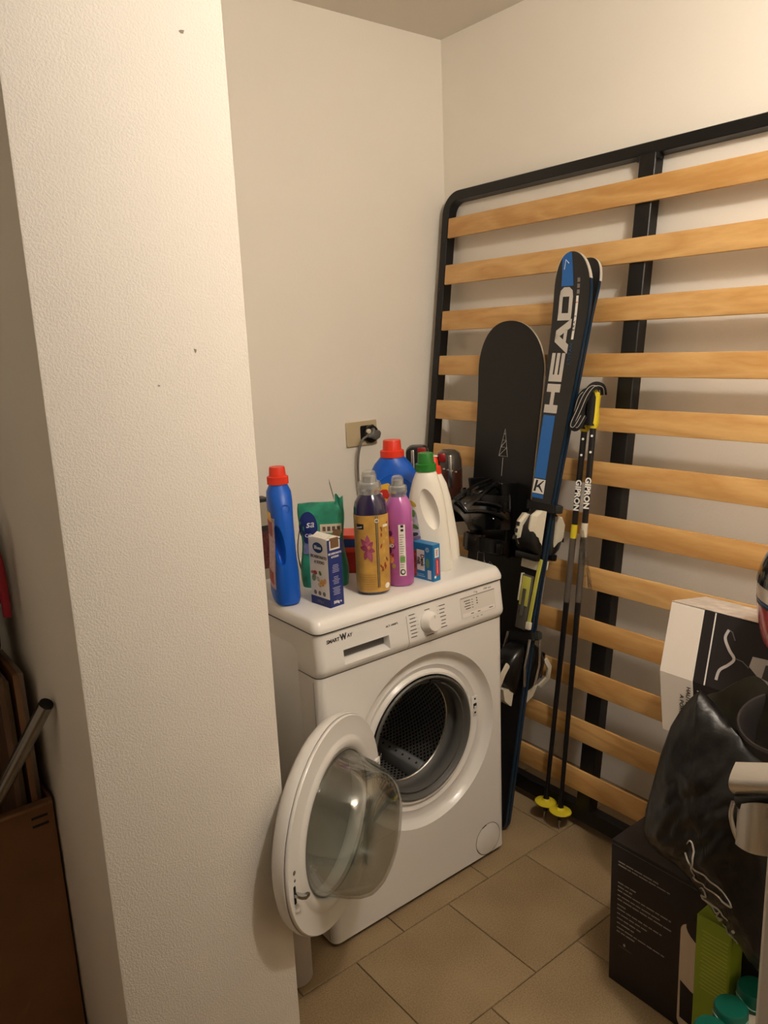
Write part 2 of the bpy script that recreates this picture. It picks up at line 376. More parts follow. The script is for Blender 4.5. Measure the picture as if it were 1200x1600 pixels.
# door lock on the surround
lk = obj('door_lock_plate', xf(rbox(-.011, .011, -.028, .028, -.002, .001, .0015), AX @ Matrix.Translation((.187, .027, -.0215))), M_white, wm)
obj('lock_slot', xf(rbox(-.006, .006, -.007, .007, .0005, .0016, .0004), AX @ Matrix.Translation((.187, .027, -.0215))), M_dark, lk)
obj('lock_tongue', xf(rbox(-.004, .004, -.006, -.001, .001, .003, .0006), AX @ Matrix.Translation((.187, .027, -.0215))), M_white, lk)
for s in (-1, 1): obj('screw', xf(lathe([(.003, 0), (.003, .0014)], 12), AX @ Matrix.Translation((.187, .027+s*.02, -.021))), M_dark, lk)
for k_, (lw_) in enumerate((.008, .012, .006, .01)):
    pass
text('door_mark', 'MAX 7 kg', .0075, FRONT(.006, -.0005+.0225, .663) @ Matrix.Rotation(radians(4), 4, 'Z'), M_print, wm, bold=.0003, sx=1.5)
# control panel: solid lofted through the plan ring, bulging lip at the bottom
levels = [(Zp+.0012, .001, .001), (Zp+.006, -.004, 0), (Zp+.014, -.0095, -.0005), (Zp+.022, -.0115, -.0005), (Zp+.032, -.0105, 0), (Zp+.075, -.0045, 0), (Zs-.0012, -.001, 0)]
cp = obj('control_panel', loft([[(x, y, z) for x, y in plan(yo, so)] for z, yo, so in levels]), M_white, wm, 30)
cutter = obj('cut', loft([[(-.234, -.03, .726), (-.096, -.03, .726), (-.096, -.03, .767), (-.234, -.03, .767)], [(-.229, .014, .741), (-.101, .014, .741), (-.101, .014, .7665), (-.229, .014, .7665)]]), M_white)
cutter.parent = wm
boolean(cp, cutter)
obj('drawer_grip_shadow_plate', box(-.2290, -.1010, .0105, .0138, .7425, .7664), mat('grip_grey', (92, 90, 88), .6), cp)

PYF = lambda z: -.0105+(z-(Zp+.032))/(.043)*.006      # front of the panel at height z
def face_print(x0, x1, z0, z1, m, nm='print', par=None, lift=.0004):
    y0, y1 = PYF(z0)-lift, PYF(z1)-lift
    return obj(nm, ([(x0, y0, z0), (x1, y0, z0), (x1, y1, z1), (x0, y1, z1)], [(0, 1, 2, 3)]), m, par or cp, None)
def PT(x, z, rot=0): return basis((x, PYF(z)-.0003, z), (1, 0, 0), (0, .138, .990), (0, -.990, .138)) @ Matrix.Rotation(rot, 4, 'Z')
face_print(-.0410, -.0400, Zp+.022, Zs-.001, M_dark, 'drawer_seam', None, .0003)
obj('drawer_seam', ([(-.0410, -.0119, Zp+.022), (-.0400, -.0119, Zp+.022), (-.0400, -.0100, Zp+.014), (-.0410, -.0100, Zp+.014), (-.0400, -.0044, Zp+.006), (-.0410, -.0044, Zp+.006)], [(0, 1, 2, 3), (3, 2, 4, 5)]), M_dark, cp, None)
text('brand_logo', 'SMART', .0115, PT(-.2560, .795), M_print, cp, bold=.0004, sx=1.0, shear=.15)
text('brand_logo', 'W', .019, PT(-.2270, .7965), M_print, cp, bold=.0011, sx=.85)
text('brand_logo', 'AY', .0115, PT(-.2095, .796), M_print, cp, bold=.0004, sx=.95, shear=.15)
text('model_mark', 'ALT-1000F\'L', .0065, PT(-.086, .788), M_print, cp, bold=.0001, sx=1.1)
# knob
KM = basis((.027, PYF(.767), .767), (1, 0, 0), (0, .138, .990), (0, -.990, .138))
kn = obj('programme_knob', xf(lathe([(.0265, 0), (.0265, .004), (.0235, .007), (.0215, .024), (.0195, .0265), (.001, .0265)], 48), KM), M_whitep, wm, 40)
obj('knob_pointer', xf(box(-.0006, .0006, .012, .019, .0266, .0270), KM), M_pgrey, kn)
for i, (dz) in enumerate([.030, .0205, .0115, .002, -.0075, -.016, -.0245]):
    face_print(-.033+.002*(i % 2), -.014+.001*(i % 3), .767+dz-.0010, .767+dz+.0010, M_print, 'programme_mark')
    face_print(.065+.001*(i % 2), .086-.002*(i % 3), .767+dz-.0010, .767+dz+.0010, M_print, 'programme_mark')
    if i < 6: face_print(-.012, -.003-.002*abs(3-i), .767+dz-.0003, .767+dz+.0003, M_pgrey, 'programme_line')
    if i < 6: face_print(.055+.001*abs(3-i), .063, .767+dz-.0003, .767+dz+.0003, M_pgrey, 'programme_line')
face_print(.018, .035, .797, .799, M_print, 'programme_mark'); face_print(.016, .040, .7335, .7355, M_print, 'programme_mark')
# display block
M_dpan = mat('display_panel', (214, 211, 204), .3)
dpn = obj('display_panel', ([(.138, PYF(.745)-.0012, .745), (.262, PYF(.745)-.0012, .745), (.262, PYF(.797)-.0012, .797), (.138, PYF(.797)-.0012, .797), (.138, PYF(.745), .745), (.262, PYF(.745), .745), (.262, PYF(.797), .797), (.138, PYF(.797), .797)], [(0, 1, 2, 3), (0, 4, 5, 1), (1, 5, 6, 2), (2, 6, 7, 3), (3, 7, 4, 0)]), M_dpan, cp, None)
face_print(.139, .262, .7955, .7985, mat('display_groove', (150, 146, 140), .5), 'display_groove', dpn, .0016)
for i in range(4): face_print(.150+.004*(i % 2), .172, .787-.0068*i, .789-.0068*i, M_print, 'display_mark', dpn, .0016)
for i in range(4): face_print(.176, .182, .787-.0068*i, .7885-.0068*i, M_print, 'display_mark', dpn, .0016)
for i in range(3): face_print(.194, .198, .7865-.0066*i, .7895-.0066*i, M_print, 'display_mark', dpn, .0016)
face_print(.142, .258, .7475, .7575, M_whitep, 'button_strip', dpn, .0016)
for x0, x1 in ((.170, .180), (.194, .204), (.236, .25)): face_print(x0, x1, .7515, .7535, M_print, 'display_mark', dpn, .0021)
text('capacity_mark', '7 kg', .0075, PT(.195, .8035), M_print, cp); text('spin_mark', '1000 rpm', .0075, PT(.238, .8045), M_print, cp); face_print(.140, .143, .801, .804, M_print, 'display_mark')
for x0, x1 in ((.176, .182), (.190, .197), (.205, .211)): face_print(x0, x1, .7385, .7402, M_pgrey, 'display_mark')
# lid
lidlv = [(Zs+.001, -.0045, -.0015), (Zs+.006, -.005, -.002), (Zs+.013, -.003, -.0015), (Zs+.024, .003, .001), (Zs+.0295, .008, .004), (Zt, .018, .009)]
obj('worktop', loft([[(x, y, z) for x, y in plan(yo, so, .02)] for z, yo, so in lidlv]), M_white, wm, 50)
obj('worktop_seam', loft([[(x, y, z) for x, y in plan(-.0050, -.0019)] for z in (Zs-.0012, Zs+.0011)]), M_dark, wm)
obj('panel_seam', loft([[(x, y, z) for x, y in plan(-.0006, -.0004)] for z in (Zp-.0002, Zp+.0014)]), mat('seam_grey', (110, 104, 98), .6), wm)
# filter cover and plinth, feet
FC = basis((.231, 0, .062), (1, 0, 0), (0, 0, 1), (0, -1, 0))
fc = obj('filter_cover', xf(lathe([(.0455, 0), (.0455, .0016), (.044, .0022), (.001, .0022)], 64, False, True), FC), M_white, wm, 40)
obj('filter_groove', xf(lathe([(.0465, .0003), (.0472, .0012), (.0480, .0003)], 64, False, False), FC), mat('groove', (96, 90, 86), .7), fc)
obj('filter_grip', xf(box(-.011, .006, .0462, .0476, .0006, .0022), FC @ Matrix.Rotation(radians(16), 4, 'Z')), M_dark, fc)
obj('base', loft([[(x, y, z) for x, y in plan(.006, .006)] for z in (.008, .0145)]), M_dark, wm)
for sx in (-1, 1):
    for y in (.05, .42): obj('foot', xf(lathe([(.018, 0), (.018, .004), (.012, .008), (.012, .012)], 20), Matrix.Translation((sx*.25, y, 0))), M_blackm, wm)
# embossed side panel
obj('side_emboss', loft([[(-HW-d, y, z) for y, z in rrect(.085-i, .40+i, .09-i, .765+i, .03)] for d, i in ((0, .004), (.0025, 0))], False, True), M_white, wm, 30)
obj('side_flange', box(-HW-.0012, -HW, .018, .0195, .02, .70), mat('flange_line', (150, 146, 140), .5), wm)
# door, opened right round
PH = radians(29.3)
HINGE = Vector((1.016-WX, 1.362-WY))
cdir = Vector((-cos(PH), -sin(PH)))
DR = .2255
DC = Vector((.8195-WX, 1.2565-WY, .442))
DM = basis(DC, (cos(PH), sin(PH), 0), (0, 0, 1), (sin(PH), -cos(PH), 0))      # z = inside normal, towards the camera
doorprof = [(.150, -.012), (.153, -.004), (.158, .001), (.166, .004), (.174, .003), (.180, -.001), (.184, -.002), (.2235, -.0015), (.2255, -.004), (.2255, -.008), (.2245, -.009), (.2275, -.010), (.2285, -.02), (.224, -.034), (.212, -.044), (.19, -.050), (.168, -.052), (.160, -.050), (.152, -.040), (.150, -.030)]
dk = obj('door', xf(lathe(doorprof+[doorprof[0]], 112, False, False), DM), M_white, wm, 50)
obj('door_seam', xf(lathe([(.2262, -.0078), (.2266, -.0084), (.2262, -.009)], 96, False, False), DM), mat('seam_grey', (110, 104, 98), .6), dk)
# glass bowl: outer skin and inner skin
bowl = [(.152, -.006), (.149, .0), (.1465, .012), (.143, .03), (.138, .055), (.131, .078), (.121, .094), (.108, .103), (.09, .107), (.05, .1095), (.001, .110)]
def skewbowl(prof, off=0):
    rings = []
    for r, z in prof:
        s = max(0, z)/.11
        rings.append([(max(r-off, .0005)*cos(2*pi*i/96)-.002*s, max(r-off, .0005)*sin(2*pi*i/96)-.010*s, z-off) for i in range(96)])
    return loft(rings, False, True)
obj('glass_bowl', xf(skewbowl(bowl), DM), M_glass, dk, 80)
obj('glass_inner_skin', xf(skewbowl(bowl, .005), DM), M_glass, dk, 80)
obj('outer_window', xf(lathe([(.156, -.042), (.150, -.046), (.10, -.052), (.001, -.054)], 64, False, True), DM), mat('smoky_window', (150, 148, 143), .25), dk, 60)
obj('glass_trim', xf(lathe([(.1495, -.004), (.1515, -.0015), (.1535, -.004)], 96, False, False), DM), mat('trim_grey', (120, 118, 112), .4), dk)
# latch hook on the free side, holes, bumper
LQ = DM @ Matrix.Translation((-.203, -.03, 0))
obj('latch_slot', xf(rbox(-.003, .003, -.02, .018, -.003, .0005, .001), LQ), M_dark, dk)
obj('latch_hook', xf(bevel(prism([(-.004, 0), (.005, 0), (.0055, .014), (.013, .020), (.012, .026), (.0, .024), (-.004, .016)], -.004, .004), .0008), LQ @ Matrix.Rotation(0, 4, 'Z')), M_chrome, dk)
for yy, rr in ((.045, .0045), (.028, .003)): obj('screw_hole', xf(lathe([(rr, -.001), (rr, .0006)], 16), LQ @ Matrix.Translation((.004, yy, -.0015))), mat('hole_grey', (120, 112, 106), .6), dk)
obj('door_bumper', xf(lathe([(.006, -.002), (.0058, .003), (.003, .006), (.0005, .0065)], 16, False), LQ @ Matrix.Translation((.004, -.036, -.001))), M_whitep, dk)
# hinge
HM = DM @ Matrix.Translation((.208, .0, 0))
hg = obj('door_hinge', xf(rbox(-.012, .012, -.035, .035, -.004, .004, .002), HM), M_white, wm)
for s in (-1, 1):
    obj('hinge_arm', xf(rbox(.0, .028, s*.028-.007, s*.028+.007, -.010, .002, .002), HM), M_chrome, hg)
    obj('screw', xf(lathe([(.0035, 0), (.0035, .0012)], 12), HM @ Matrix.Translation((-.004, s*.025, .004))), M_pgrey, hg)

# white pipe piece standing between machine and partition
dpn_ = thing('drain_pipe', 'short white plastic pipe standing on the floor between machine and partition', 'pipe', (.752, 1.375, 0))
obj('pipe', lathe([(.034, .003), (.037, .008), (.037, .30), (.034, .30), (.034, .02)], 40, True, False), mat('pipe_white', (186, 178, 168), .5), dpn_, 40)
obj('collar', lathe([(.037, .25), (.041, .255), (.041, .30), (.037, .305)], 40, False, False), mat('pipe_white', (186, 178, 168), .5), dpn_, 40)

# ------------------------------------------------------------------ bed frame leaning on the right wall
bO = Vector((1.679, 0, 0)); bU = Vector((.1263, 0, .99199)); bN = Vector((-.99199, 0, .1263))
BED = basis(bO, (0, -1, 0), bU, bN)        # local: x = -y world (to the right), y = up the slope, z = out of the face
bed = thing('slatted_bed_frame', 'black metal double bed base with birch slats leaning upright on the right wall', 'bed frame', mw=BED @ Matrix.Translation((-1.285, .02, 0)))
L0 = 1.285
def bl(y): return -(y)+L0      # world y -> local x
S_TOP, S_BOT = 1.950-.02, .006
ZR0, ZR1 = -.011, -.049
def rail(path, w, name, m=M_frame, closed=False, z=None):
    zc = (ZR0+ZR1)/2 if z is None else z
    return obj(name, bevel(tube([(x, y, zc) for x, y in path], 0, flat=(w, .038), up=None, closed=closed), .002, 1) if False else railmesh(path, w), m, bed, 35)
def railmesh(path, w, closed=False, z0=ZR1, z1=ZR0):
    m = len(path); rings = []
    for i in range(m):
        a = Vector(path[max(i-1, 0)]); b = Vector(path[min(i+1, m-1)]); t = (b-a).normalized(); nn = Vector((-t.y, t.x)); p = Vector(path[i])
        c = [(w/2, z0+.002), (w/2, z1-.002), (w/2-.002, z1), (-w/2+.002, z1), (-w/2, z1-.002), (-w/2, z0+.002), (-w/2+.002, z0), (w/2-.002, z0)]
        rings.append([(p.x+nn.x*o, p.y+nn.y*o, z) for o, z in c])
    return loft(rings)
xl, xr = bl(2.070), bl(.500); yt = S_TOP-.016; R_ = .055
obj('side_rail', railmesh([(xl, S_BOT)]+[(xl, .2), (xl, yt-R_)]+[(xl+R_-R_*cos(radians(a)), yt-R_+R_*sin(radians(a))) for a in range(9, 90, 9)]+[(xl+R_, yt), (-.3, yt)], .032), M_frame, bed)
obj('side_rail', railmesh([(-.3, yt), (xr-R_, yt)]+[(xr-R_+R_*sin(radians(a)), yt-R_+R_*cos(radians(a))) for a in range(9, 90, 9)]+[(xr, yt-R_), (xr, S_BOT)], .032), M_frame, bed)
obj('bottom_rail', railmesh([(xl, .030), (xr, .030)], .046), M_frame, bed)
cb_ = obj('centre_beam', railmesh([(bl(1.288), .05), (bl(1.288), yt-.01)], .050), M_frame, bed)
obj('beam_bracket', rbox(bl(1.288)-.034, bl(1.288)+.034, yt-.03, yt-.012, -.030, -.012, .002), M_frame, cb_)
SL0, SL1 = bl(2.040), bl(.530)
tops = [1.844, 1.6915, 1.540, 1.3895, 1.240, 1.0905, .940, .7895, .6385, .4875, .3355, .186]
slat = None
for z in tops:
    s = z/.99199-.02
    if slat is None:
        slat = obj('slat', bevel(box(-(SL1-SL0)/2, (SL1-SL0)/2, -.065, 0, -.010, 0), .0025, 2), M_wood, bed)
        # grain runs along local x
        o = slat
    else:
        o = slat.copy(); COL.objects.link(o); o.parent = bed
    o.location = ((SL0+SL1)/2, s, 0)
    o.rotation_euler = (0, 0, random.uniform(-.0012, .0012))
for z in (1.7665, 1.615, 1.464): obj('bolt', xf(lathe([(.005, 0), (.0045, .002), (.001, .0026)], 12), Matrix.Translation((xl-.004, z/.992-.02, ZR0))), mat('bolt_grey', (60, 58, 56), .4, metal=.6), bed)
# wood grain axis for this frame is local x
for nd in M_wood.node_tree.nodes:
    if nd.type == 'MAPPING': nd.inputs['Scale'].default_value = (1.6, 9, 9)

# ------------------------------------------------------------------ snowboard leaning on the slats
def lean_matrix(y, x0, slope, tilt=0.0):
    """frame of something leaning: local x to the right (-y world), y up along it, z out towards the room"""
    u = Vector((slope, tilt, 1)).normalized(); nrm = Vector((-1, 0, slope)).normalized(); nrm = (nrm-u*nrm.dot(u)).normalized(); xx = u.cross(nrm)
    return basis((x0, y, 0), xx, u, nrm)
SB = lean_matrix(1.676, 1.649, .1273, -.006)
sb = thing('snowboard', 'matte black snowboard with two bindings standing behind the washing machine', 'snowboard', mw=SB @ Matrix.Translation((0, .004, 0)))
def board_outline(L, wt, wn, n=20, tail=None):
    """half-width profile: list of (s, halfwidth)"""
    tl = tail or wt
    out = []
    for i in range(n+1):
        a = pi/2*i/n; out.append(((.15)*(1-cos(a)), tl*sin(a)**.9 if i else 0.0))
    for i in range(1, 16):
        t = i/16; s = .15+(L-.30)*t; wdt = (tl+(wt-tl)*t)-(((tl+wt)/2)-wn)*sin(pi*t); out.append((s, wdt))
    for i in range(n, -1, -1):
        a = pi/2*i/n; out.append((L-.15*(1-cos(a)), wt*sin(a)**.9 if i else 0.0))
    return out
def plank(outl, z0, z1, rise=lambda s: 0.0, inset=0.0):
    """closed thin board from a half-width outline"""
    top = []; bot = []
    pts = [(-wd, s) for s, wd in outl]+[(wd, s) for s, wd in reversed(outl)]
    V = []; F = []; m = len(outl)
    for s, wd in outl:
        r = rise(s)
        wd = max(wd-inset, 0)
        V += [(-wd, s, z1+r), (wd, s, z1+r), (-wd, s, z0+r), (wd, s, z0+r)]
    for i in range(m-1):
        a, b = i*4, (i+1)*4
        F += [(a, a+1, b+1, b), (a+2, b+2, b+3, a+3), (a, b, b+2, a+2), (a+1, a+3, b+3, b+1)]
    return V, F
ob = board_outline(1.497, .134, .121)
curl = lambda L, a, b: (lambda s: (.022*max(0, (s-(L-a))/a)**2 + .012*max(0, (b-s)/b)**2))
rs = curl(1.497, .26, .25)
M_board = mat('board_black', (17, 17, 17), .42, spec=.4, bump=.03, bscale=300)
obj('board', plank(ob, 0, .0085, rs), M_board, sb, 30)
obj('edge', plank(ob, .0008, .0060, lambda s: rs(s)-.0004, -.0012), mat('board_edge', (206, 196, 176), .4), sb, 30)
M_line = mat('graphic_line', (205, 200, 192), .6)
def gline(pts, parent, w=.0012, z=.0098, m=M_line, nm='graphic'):
    return obj(nm, tube([(x, y, z+rs(y)*0) for x, y in pts], 0, flat=(.0006, w), up=(0, 0, 1)), m, parent, None)
gy = 1.085
tri = [[(-.018, gy), (0, gy+.085), (.018, gy), (-.018, gy)], [(-.012, gy+.028), (.012, gy+.028), (-.018, gy)], [(.012, gy+.028), (.018, gy)], [(-.008, gy+.05), (.008, gy+.05), (-.012, gy+.028)], [(-.018, gy), (.012, gy+.028)], [(0, gy-.062), (0, gy-.004)], [(-.004, gy+.07), (.004, gy+.07)]]
for t in tri: gline(t, sb)
gy2 = .735
for t in [[(-.075, gy2-.05), (-.075, gy2+.03), (-.055, gy2+.03), (-.05, gy2+.045), (-.045, gy2+.01), (-.03, gy2-.01), (-.02, gy2+.01), (-.005, gy2), (.0, gy2-.012), (-.02, gy2-.02), (-.015, gy2-.05)], [(-.045, gy2+.01), (-.04, gy2-.04), (-.03, gy2-.02), (-.028, gy2-.06)], [(.03, gy2-.16), (.034, gy2-.06)]]: gline(t, sb)
# bindings: baseplate, highback standing out from the board, two straps, buckles
M_gloss = mat('gloss_black', (9, 9, 10), .16, spec=.6, coat=.4)
def shell(fn, nu, nv, th=.004):
    P = [[Vector(fn(i/nu, j/nv)) for j in range(nv+1)] for i in range(nu+1)]
    def nm(i, j):
        a = P[min(i+1, nu)][j]-P[max(i-1, 0)][j]; b = P[i][min(j+1, nv)]-P[i][max(j-1, 0)]; c = a.cross(b); return c.normalized() if c.length > 1e-9 else Vector((0, 0, 1))
    V = [tuple(P[i][j]) for i in range(nu+1) for j in range(nv+1)]+[tuple(P[i][j]+nm(i, j)*th) for i in range(nu+1) for j in range(nv+1)]
    W = nv+1; K = (nu+1)*W; F = []
    for i in range(nu):
        for j in range(nv):
            a = i*W+j; F += [(a, a+1, a+W+1, a+W), (K+a, K+a+W, K+a+W+1, K+a+1)]
    for i in range(nu):
        for j in (0, nv): a = i*W+j; F.append((a, a+W, K+a+W, K+a))
    for j in range(nv):
        for i in (0, nu): a = i*W+j; F.append((a, K+a, K+a+1, a+1))
    return V, F
def binding(yc, flip, nm):
    b = bpy.data.objects.new('binding', None)
    root = obj('binding', xf(bevel(prism(rrect(-.062, .062, -.115, .115, .05), .009, .024, 'z'), .003, 1), Matrix.Translation((0, yc, 0))), M_blackp, sb)
    tag(root, label=nm)
    # side rails
    for s in (-1, 1):
        obj('side_rail', xf(bevel(loft([[(s*.060, y, .012), (s*.074, y, .012), (s*.074, y, h), (s*.060, y, h)] for y, h in ((-.11, .03), (-.05, .045), (.02, .05), (.09, .075), (.125, .085))]), .003, 1), Matrix.Translation((0, yc, 0))), M_blackp, root)
    # heel hoop + highback: curved shell, axis out of the board (z), at the upper (heel) end
    def hb(u, v):
        a = radians(-88+176*u); wd = .086-.026*v*v; dep = (.150-.075*v**1.5)
        y = -.030+.03*v+dep*max(0, cos(a))**.75-.02*v
        zz = .035+.205*v-.045*v*(1-max(0, cos(a)))
        return (wd*sin(a), yc+y, zz)
    obj('highback', shell(hb, 22, 14, .006), M_gloss, root, 60)
    # ribs on the back of the highback: outlined triangle
    def hbp(u, v, o=.010):
        p = Vector(hb(u, v)); k = radians(-88+176*u); return (p.x+o*sin(k), p.y+o*cos(k), p.z)
    for pts in ([(.60, .12), (.74, .72), (.90, .14), (.78, .06), (.60, .12)], [(.50, .1), (.56, .9), (.80, .92), (.95, .2)], [(.06, .2), (.25, .9), (.45, .9)]):
        dens = []
        for (u0, v0), (u1, v1) in zip(pts, pts[1:]):
            for k in range(8): dens.append(hbp(u0+(u1-u0)*k/8, v0+(v1-v0)*k/8))
        dens.append(hbp(*pts[-1])); obj('highback_rib', tube(dens, .0045, 8), M_blackp, root)
    for u, v in ((.3, .5), (.7, .85), (.66, .05), (.93, .5)): obj('rivet', xf(lathe([(.003, 0), (.002, .002), (.0005, .0026)], 10), Matrix.Translation(hbp(u, v, .0075)) @ Matrix.Rotation(-pi/2, 4, 'X')), mat('rivet_steel', (190, 186, 180), .25, metal=1), root)
    # straps
    for y, hgt, wdt in ((.055, .135, .055), (-.075, .095, .042)):
        def st(u, v):
            a = pi*u; return (.078*cos(a), yc+y+(v-.5)*wdt+.01*sin(a), .03+hgt*sin(a)**.8)
        obj('strap', shell(st, 18, 4, .007), M_blackp, root, 60)
        obj('strap_pad', shell(lambda u, v: (.05*cos(pi*(.2+.6*u)), yc+y+(v-.5)*wdt*1.25+.01, .04+hgt*sin(pi*(.2+.6*u))**.8), 12, 4, .006), M_gloss, root, 60)
        obj('buckle', xf(rbox(-.008, .012, -.016, .016, -.006, .010, .003), Matrix.Translation((.082, yc+y, .08))), M_blackp, root)
    for k in range(4): obj('highback_adjuster', xf(lathe([(.0042, 0), (.004, .003), (.001, .004)], 10), Matrix.Translation((-.045+.009*k, yc+.155-.002*k, .215-.008*k)) @ Matrix.Rotation(-pi/2, 4, 'X')), mat('rivet_steel', (190, 186, 180), .25, metal=1), root)
    return root
binding(.885, 1, 'gloss black binding with cut-out highback')
binding(.37, 1, 'gloss black binding low on the board')

# ------------------------------------------------------------------ skis
SKL = 1.690
sk_slope = (1.842-1.516)/1.655
SK = lean_matrix(1.472, 1.516, sk_slope, -.026)
M_ski = mat('ski_black', (17, 17, 19), .33, spec=.45, coat=.2)
M_blue = mat('ski_blue', (0, 96, 176), .35, coat=.2)
M_silver = mat('ski_silver', (196, 190, 182), .5, bump=.15, bscale=900)
M_dblue = mat('ski_sidewall_blue', (12, 44, 68), .4)
M_ivory = mat('binding_ivory', (214, 208, 190), .35)
M_lime = mat('binding_lime', (190, 190, 84), .4)
M_grey = mat('binding_grey', (84, 82, 76), .45)
def ski_outline():
    out = []; n = 14
    for i in range(n+1):
        a = pi/2*i/n; out.append((.035*(1-cos(a)), .047*sin(a)**.7 if i else .0))
    for i in range(1, 90):
        t = i/90; s = .035+(SKL-.035-.12)*t
        w = .047+(.0635-.047)*t-(.021)*sin(pi*min(1, t*1.02))**1.2; out.append((s, w))
    for i in range(n, -1, -1):
        a = pi/2*i/n; out.append((SKL-.105*(1-cos(a))-.0, .0635*sin(a)**.85 if i else 0.0))
    return out
so_ = ski_outline()
def sw(s):
    for (a, wa), (b, wb) in zip(so_, so_[1:]):
        if a <= s <= b and b > a: return wa+(wb-wa)*(s-a)/(b-a)
    return .05
tiprise = lambda s: .030*max(0, (s-(SKL-.20))/.20)**2
def make_ski(root, z_off, bindings=True):
    obj('sidewall', plank(so_, 0, .009, tiprise), M_dblue, root, 30)
    obj('base', plank(so_, -.0012, .0004, tiprise, .0), mat('ski_base', (24, 24, 26), .4), root, 30)
    obj('tip_guard', plank([q for q in so_ if q[0] > SKL-.075], .001, .0105, tiprise, -.0012), mat('tip_white', (206, 200, 190), .4), root, 30)
    tp = plank(so_, .0085, .0118, tiprise, .002); obj('topsheet', tp, M_ski, root, 30)
Z1 = .0126
def patch(root, s0, s1, xl_, xr_, m, nm, n=10, z=Z1, rough=None):
    V = []; F = []
    for i in range(n+1):
        s = s0+(s1-s0)*i/n; l = xl_(s) if callable(xl_) else xl_; r = xr_(s) if callable(xr_) else xr_
        V += [(l, s, z+tiprise(s)), (r, s, z+tiprise(s))]
        if i: k = 2*i; F.append((k-2, k-1, k+1, k))
    return obj(nm, (V, F), m, root, None)
ski = thing('ski', 'black and blue alpine ski with large HEAD lettering, foremost of the pair', 'ski', mw=SK @ Matrix.Translation((0, .002, .001)), group='pair of alpine skis')
make_ski(ski, 0)
patch(ski, 1.601, SKL-.002, lambda s: max(-.036+.004*(s-1.6)/.09, -sw(s)+.004), lambda s: min(.006-.006*(s-1.6)/.09, sw(s)-.004), M_blue, 'blue_stripe', 20)
gl = [(-.026, SKL-.045), (-.020, SKL-.020), (-.010, SKL-.030)]
obj('tip_emblem', tube([(x, s, Z1+.0008+tiprise(s)) for x, s in gl], 0, flat=(.0006, .002), up=(0, 0, 1)), M_wprint, ski, None)
def ski_text(nm, st, s, x, size, m, sx, bold=0, up=True, spacing=1.0):
    Mx = basis((x, s, Z1+.0003+tiprise(s)), (0, 1, 0), (-1, 0, 0), (0, 0, 1))
    return text(nm, st, size, Mx, m, ski, bold=bold, sx=sx, spacing=spacing)
# block letters H E A D, baseline on the right, reading upwards; each (s offset along, cross from -w..w)
def blk(polys, s0, ln, x0, wd, nm, z=Z1+.0003):
    for poly in polys:
        obj(nm, ([(x0+wd*(.5-b), s0+ln*a, z+tiprise(s0+ln*a)) for a, b in poly], [tuple(range(len(poly)))]), M_silver, ski, None)
W_ = .047; LX = -.016
H_ = [[(0, 0), (.28, 0), (.28, 1), (0, 1)], [(.72, 0), (1, 0), (1, 1), (.72, 1)], [(.28, .36), (.72, .36), (.72, .64), (.28, .64)]]
E_ = [[(0, 0), (.24, 0), (.24, 1), (0, 1)], [(.24, 0), (1, 0), (1, .26), (.24, .26)], [(.24, .38), (1, .38), (1, .62), (.24, .62)], [(.24, .74), (1, .74), (1, 1), (.24, 1)]]
A_ = [[(0, 0), (.26, 0), (.60, 1), (.34, 1)], [(.74, 0), (1, 0), (.66, 1), (.40, 1)], [(.28, .2), (.72, .2), (.66, .42), (.34, .42)]]
D_ = [[(0, 0), (.22, 0), (.22, 1), (0, 1)], [(.22, 0), (.72, 0), (.9, .12), (.9, .26), (.22, .26)], [(.22, .74), (.9, .74), (.9, .88), (.72, 1), (.22, 1)], [(.72, .26), (.72, 0), (.9, .06), (1, .3), (1, .7), (.9, .94), (.72, 1), (.72, .74)]]
blk(H_, 1.248, .082, LX, W_, 'brand_letter'); blk(E_, 1.337, .080, LX, W_, 'brand_letter'); blk(A_, 1.415, .098, LX+.003, .050, 'brand_letter'); blk(D_, 1.508, .090, LX, W_, 'brand_letter')
patch(ski, 1.060, 1.241, lambda s: LX-.022, lambda s: LX+.020, M_blue, 'blue_stripe', 4)
patch(ski, 1.455, 1.574, .0185, .0265, M_wprint, 'model_strip', 6)
ski_text('model_text', 'ERA 3.0', 1.507, .0225, .0085, M_print, 1.7, spacing=1.25); text('model_text', 'S', .009, basis((.0225, 1.556, Z1+.0006+tiprise(1.556)), (0, 1, 0), (-1, 0, 0), (0, 0, 1)), mat('red_print', (196, 60, 40), .5), ski, sx=1.2)
ski_text('titan_text', 'I.TITAN', 1.415, .0225, .013, mat('dim_blue_print', (28, 74, 118), .5), 1.25, spacing=1.1)
for k in range(3): patch(ski, 1.579+.0155*k, 1.590+.0155*k, .0195, .0285, mat('strip_grey', (128, 120, 112), .5), 'grey_block', 2)
patch(ski, 1.016, 1.057, LX-.021, LX+.021, M_wprint, 'emblem_field', 2)
for poly in ([(0, .08), (.22, .08), (.36, .98), (.14, .98)], [(.20, .45), (.85, .98), (.98, .98), (.42, .40)], [(.38, .50), (.60, .58), (.98, .08), (.86, .08)]):
    obj('emblem', ([(LX-.018+.036*a, .018+1.0+.037*b, Z1+.0004) for a, b in poly], [tuple(range(len(poly)))]), M_print, ski, None)
patch(ski, 1.003, 1.014, LX-.021, LX+.021, M_blue, 'blue_stripe', 1)
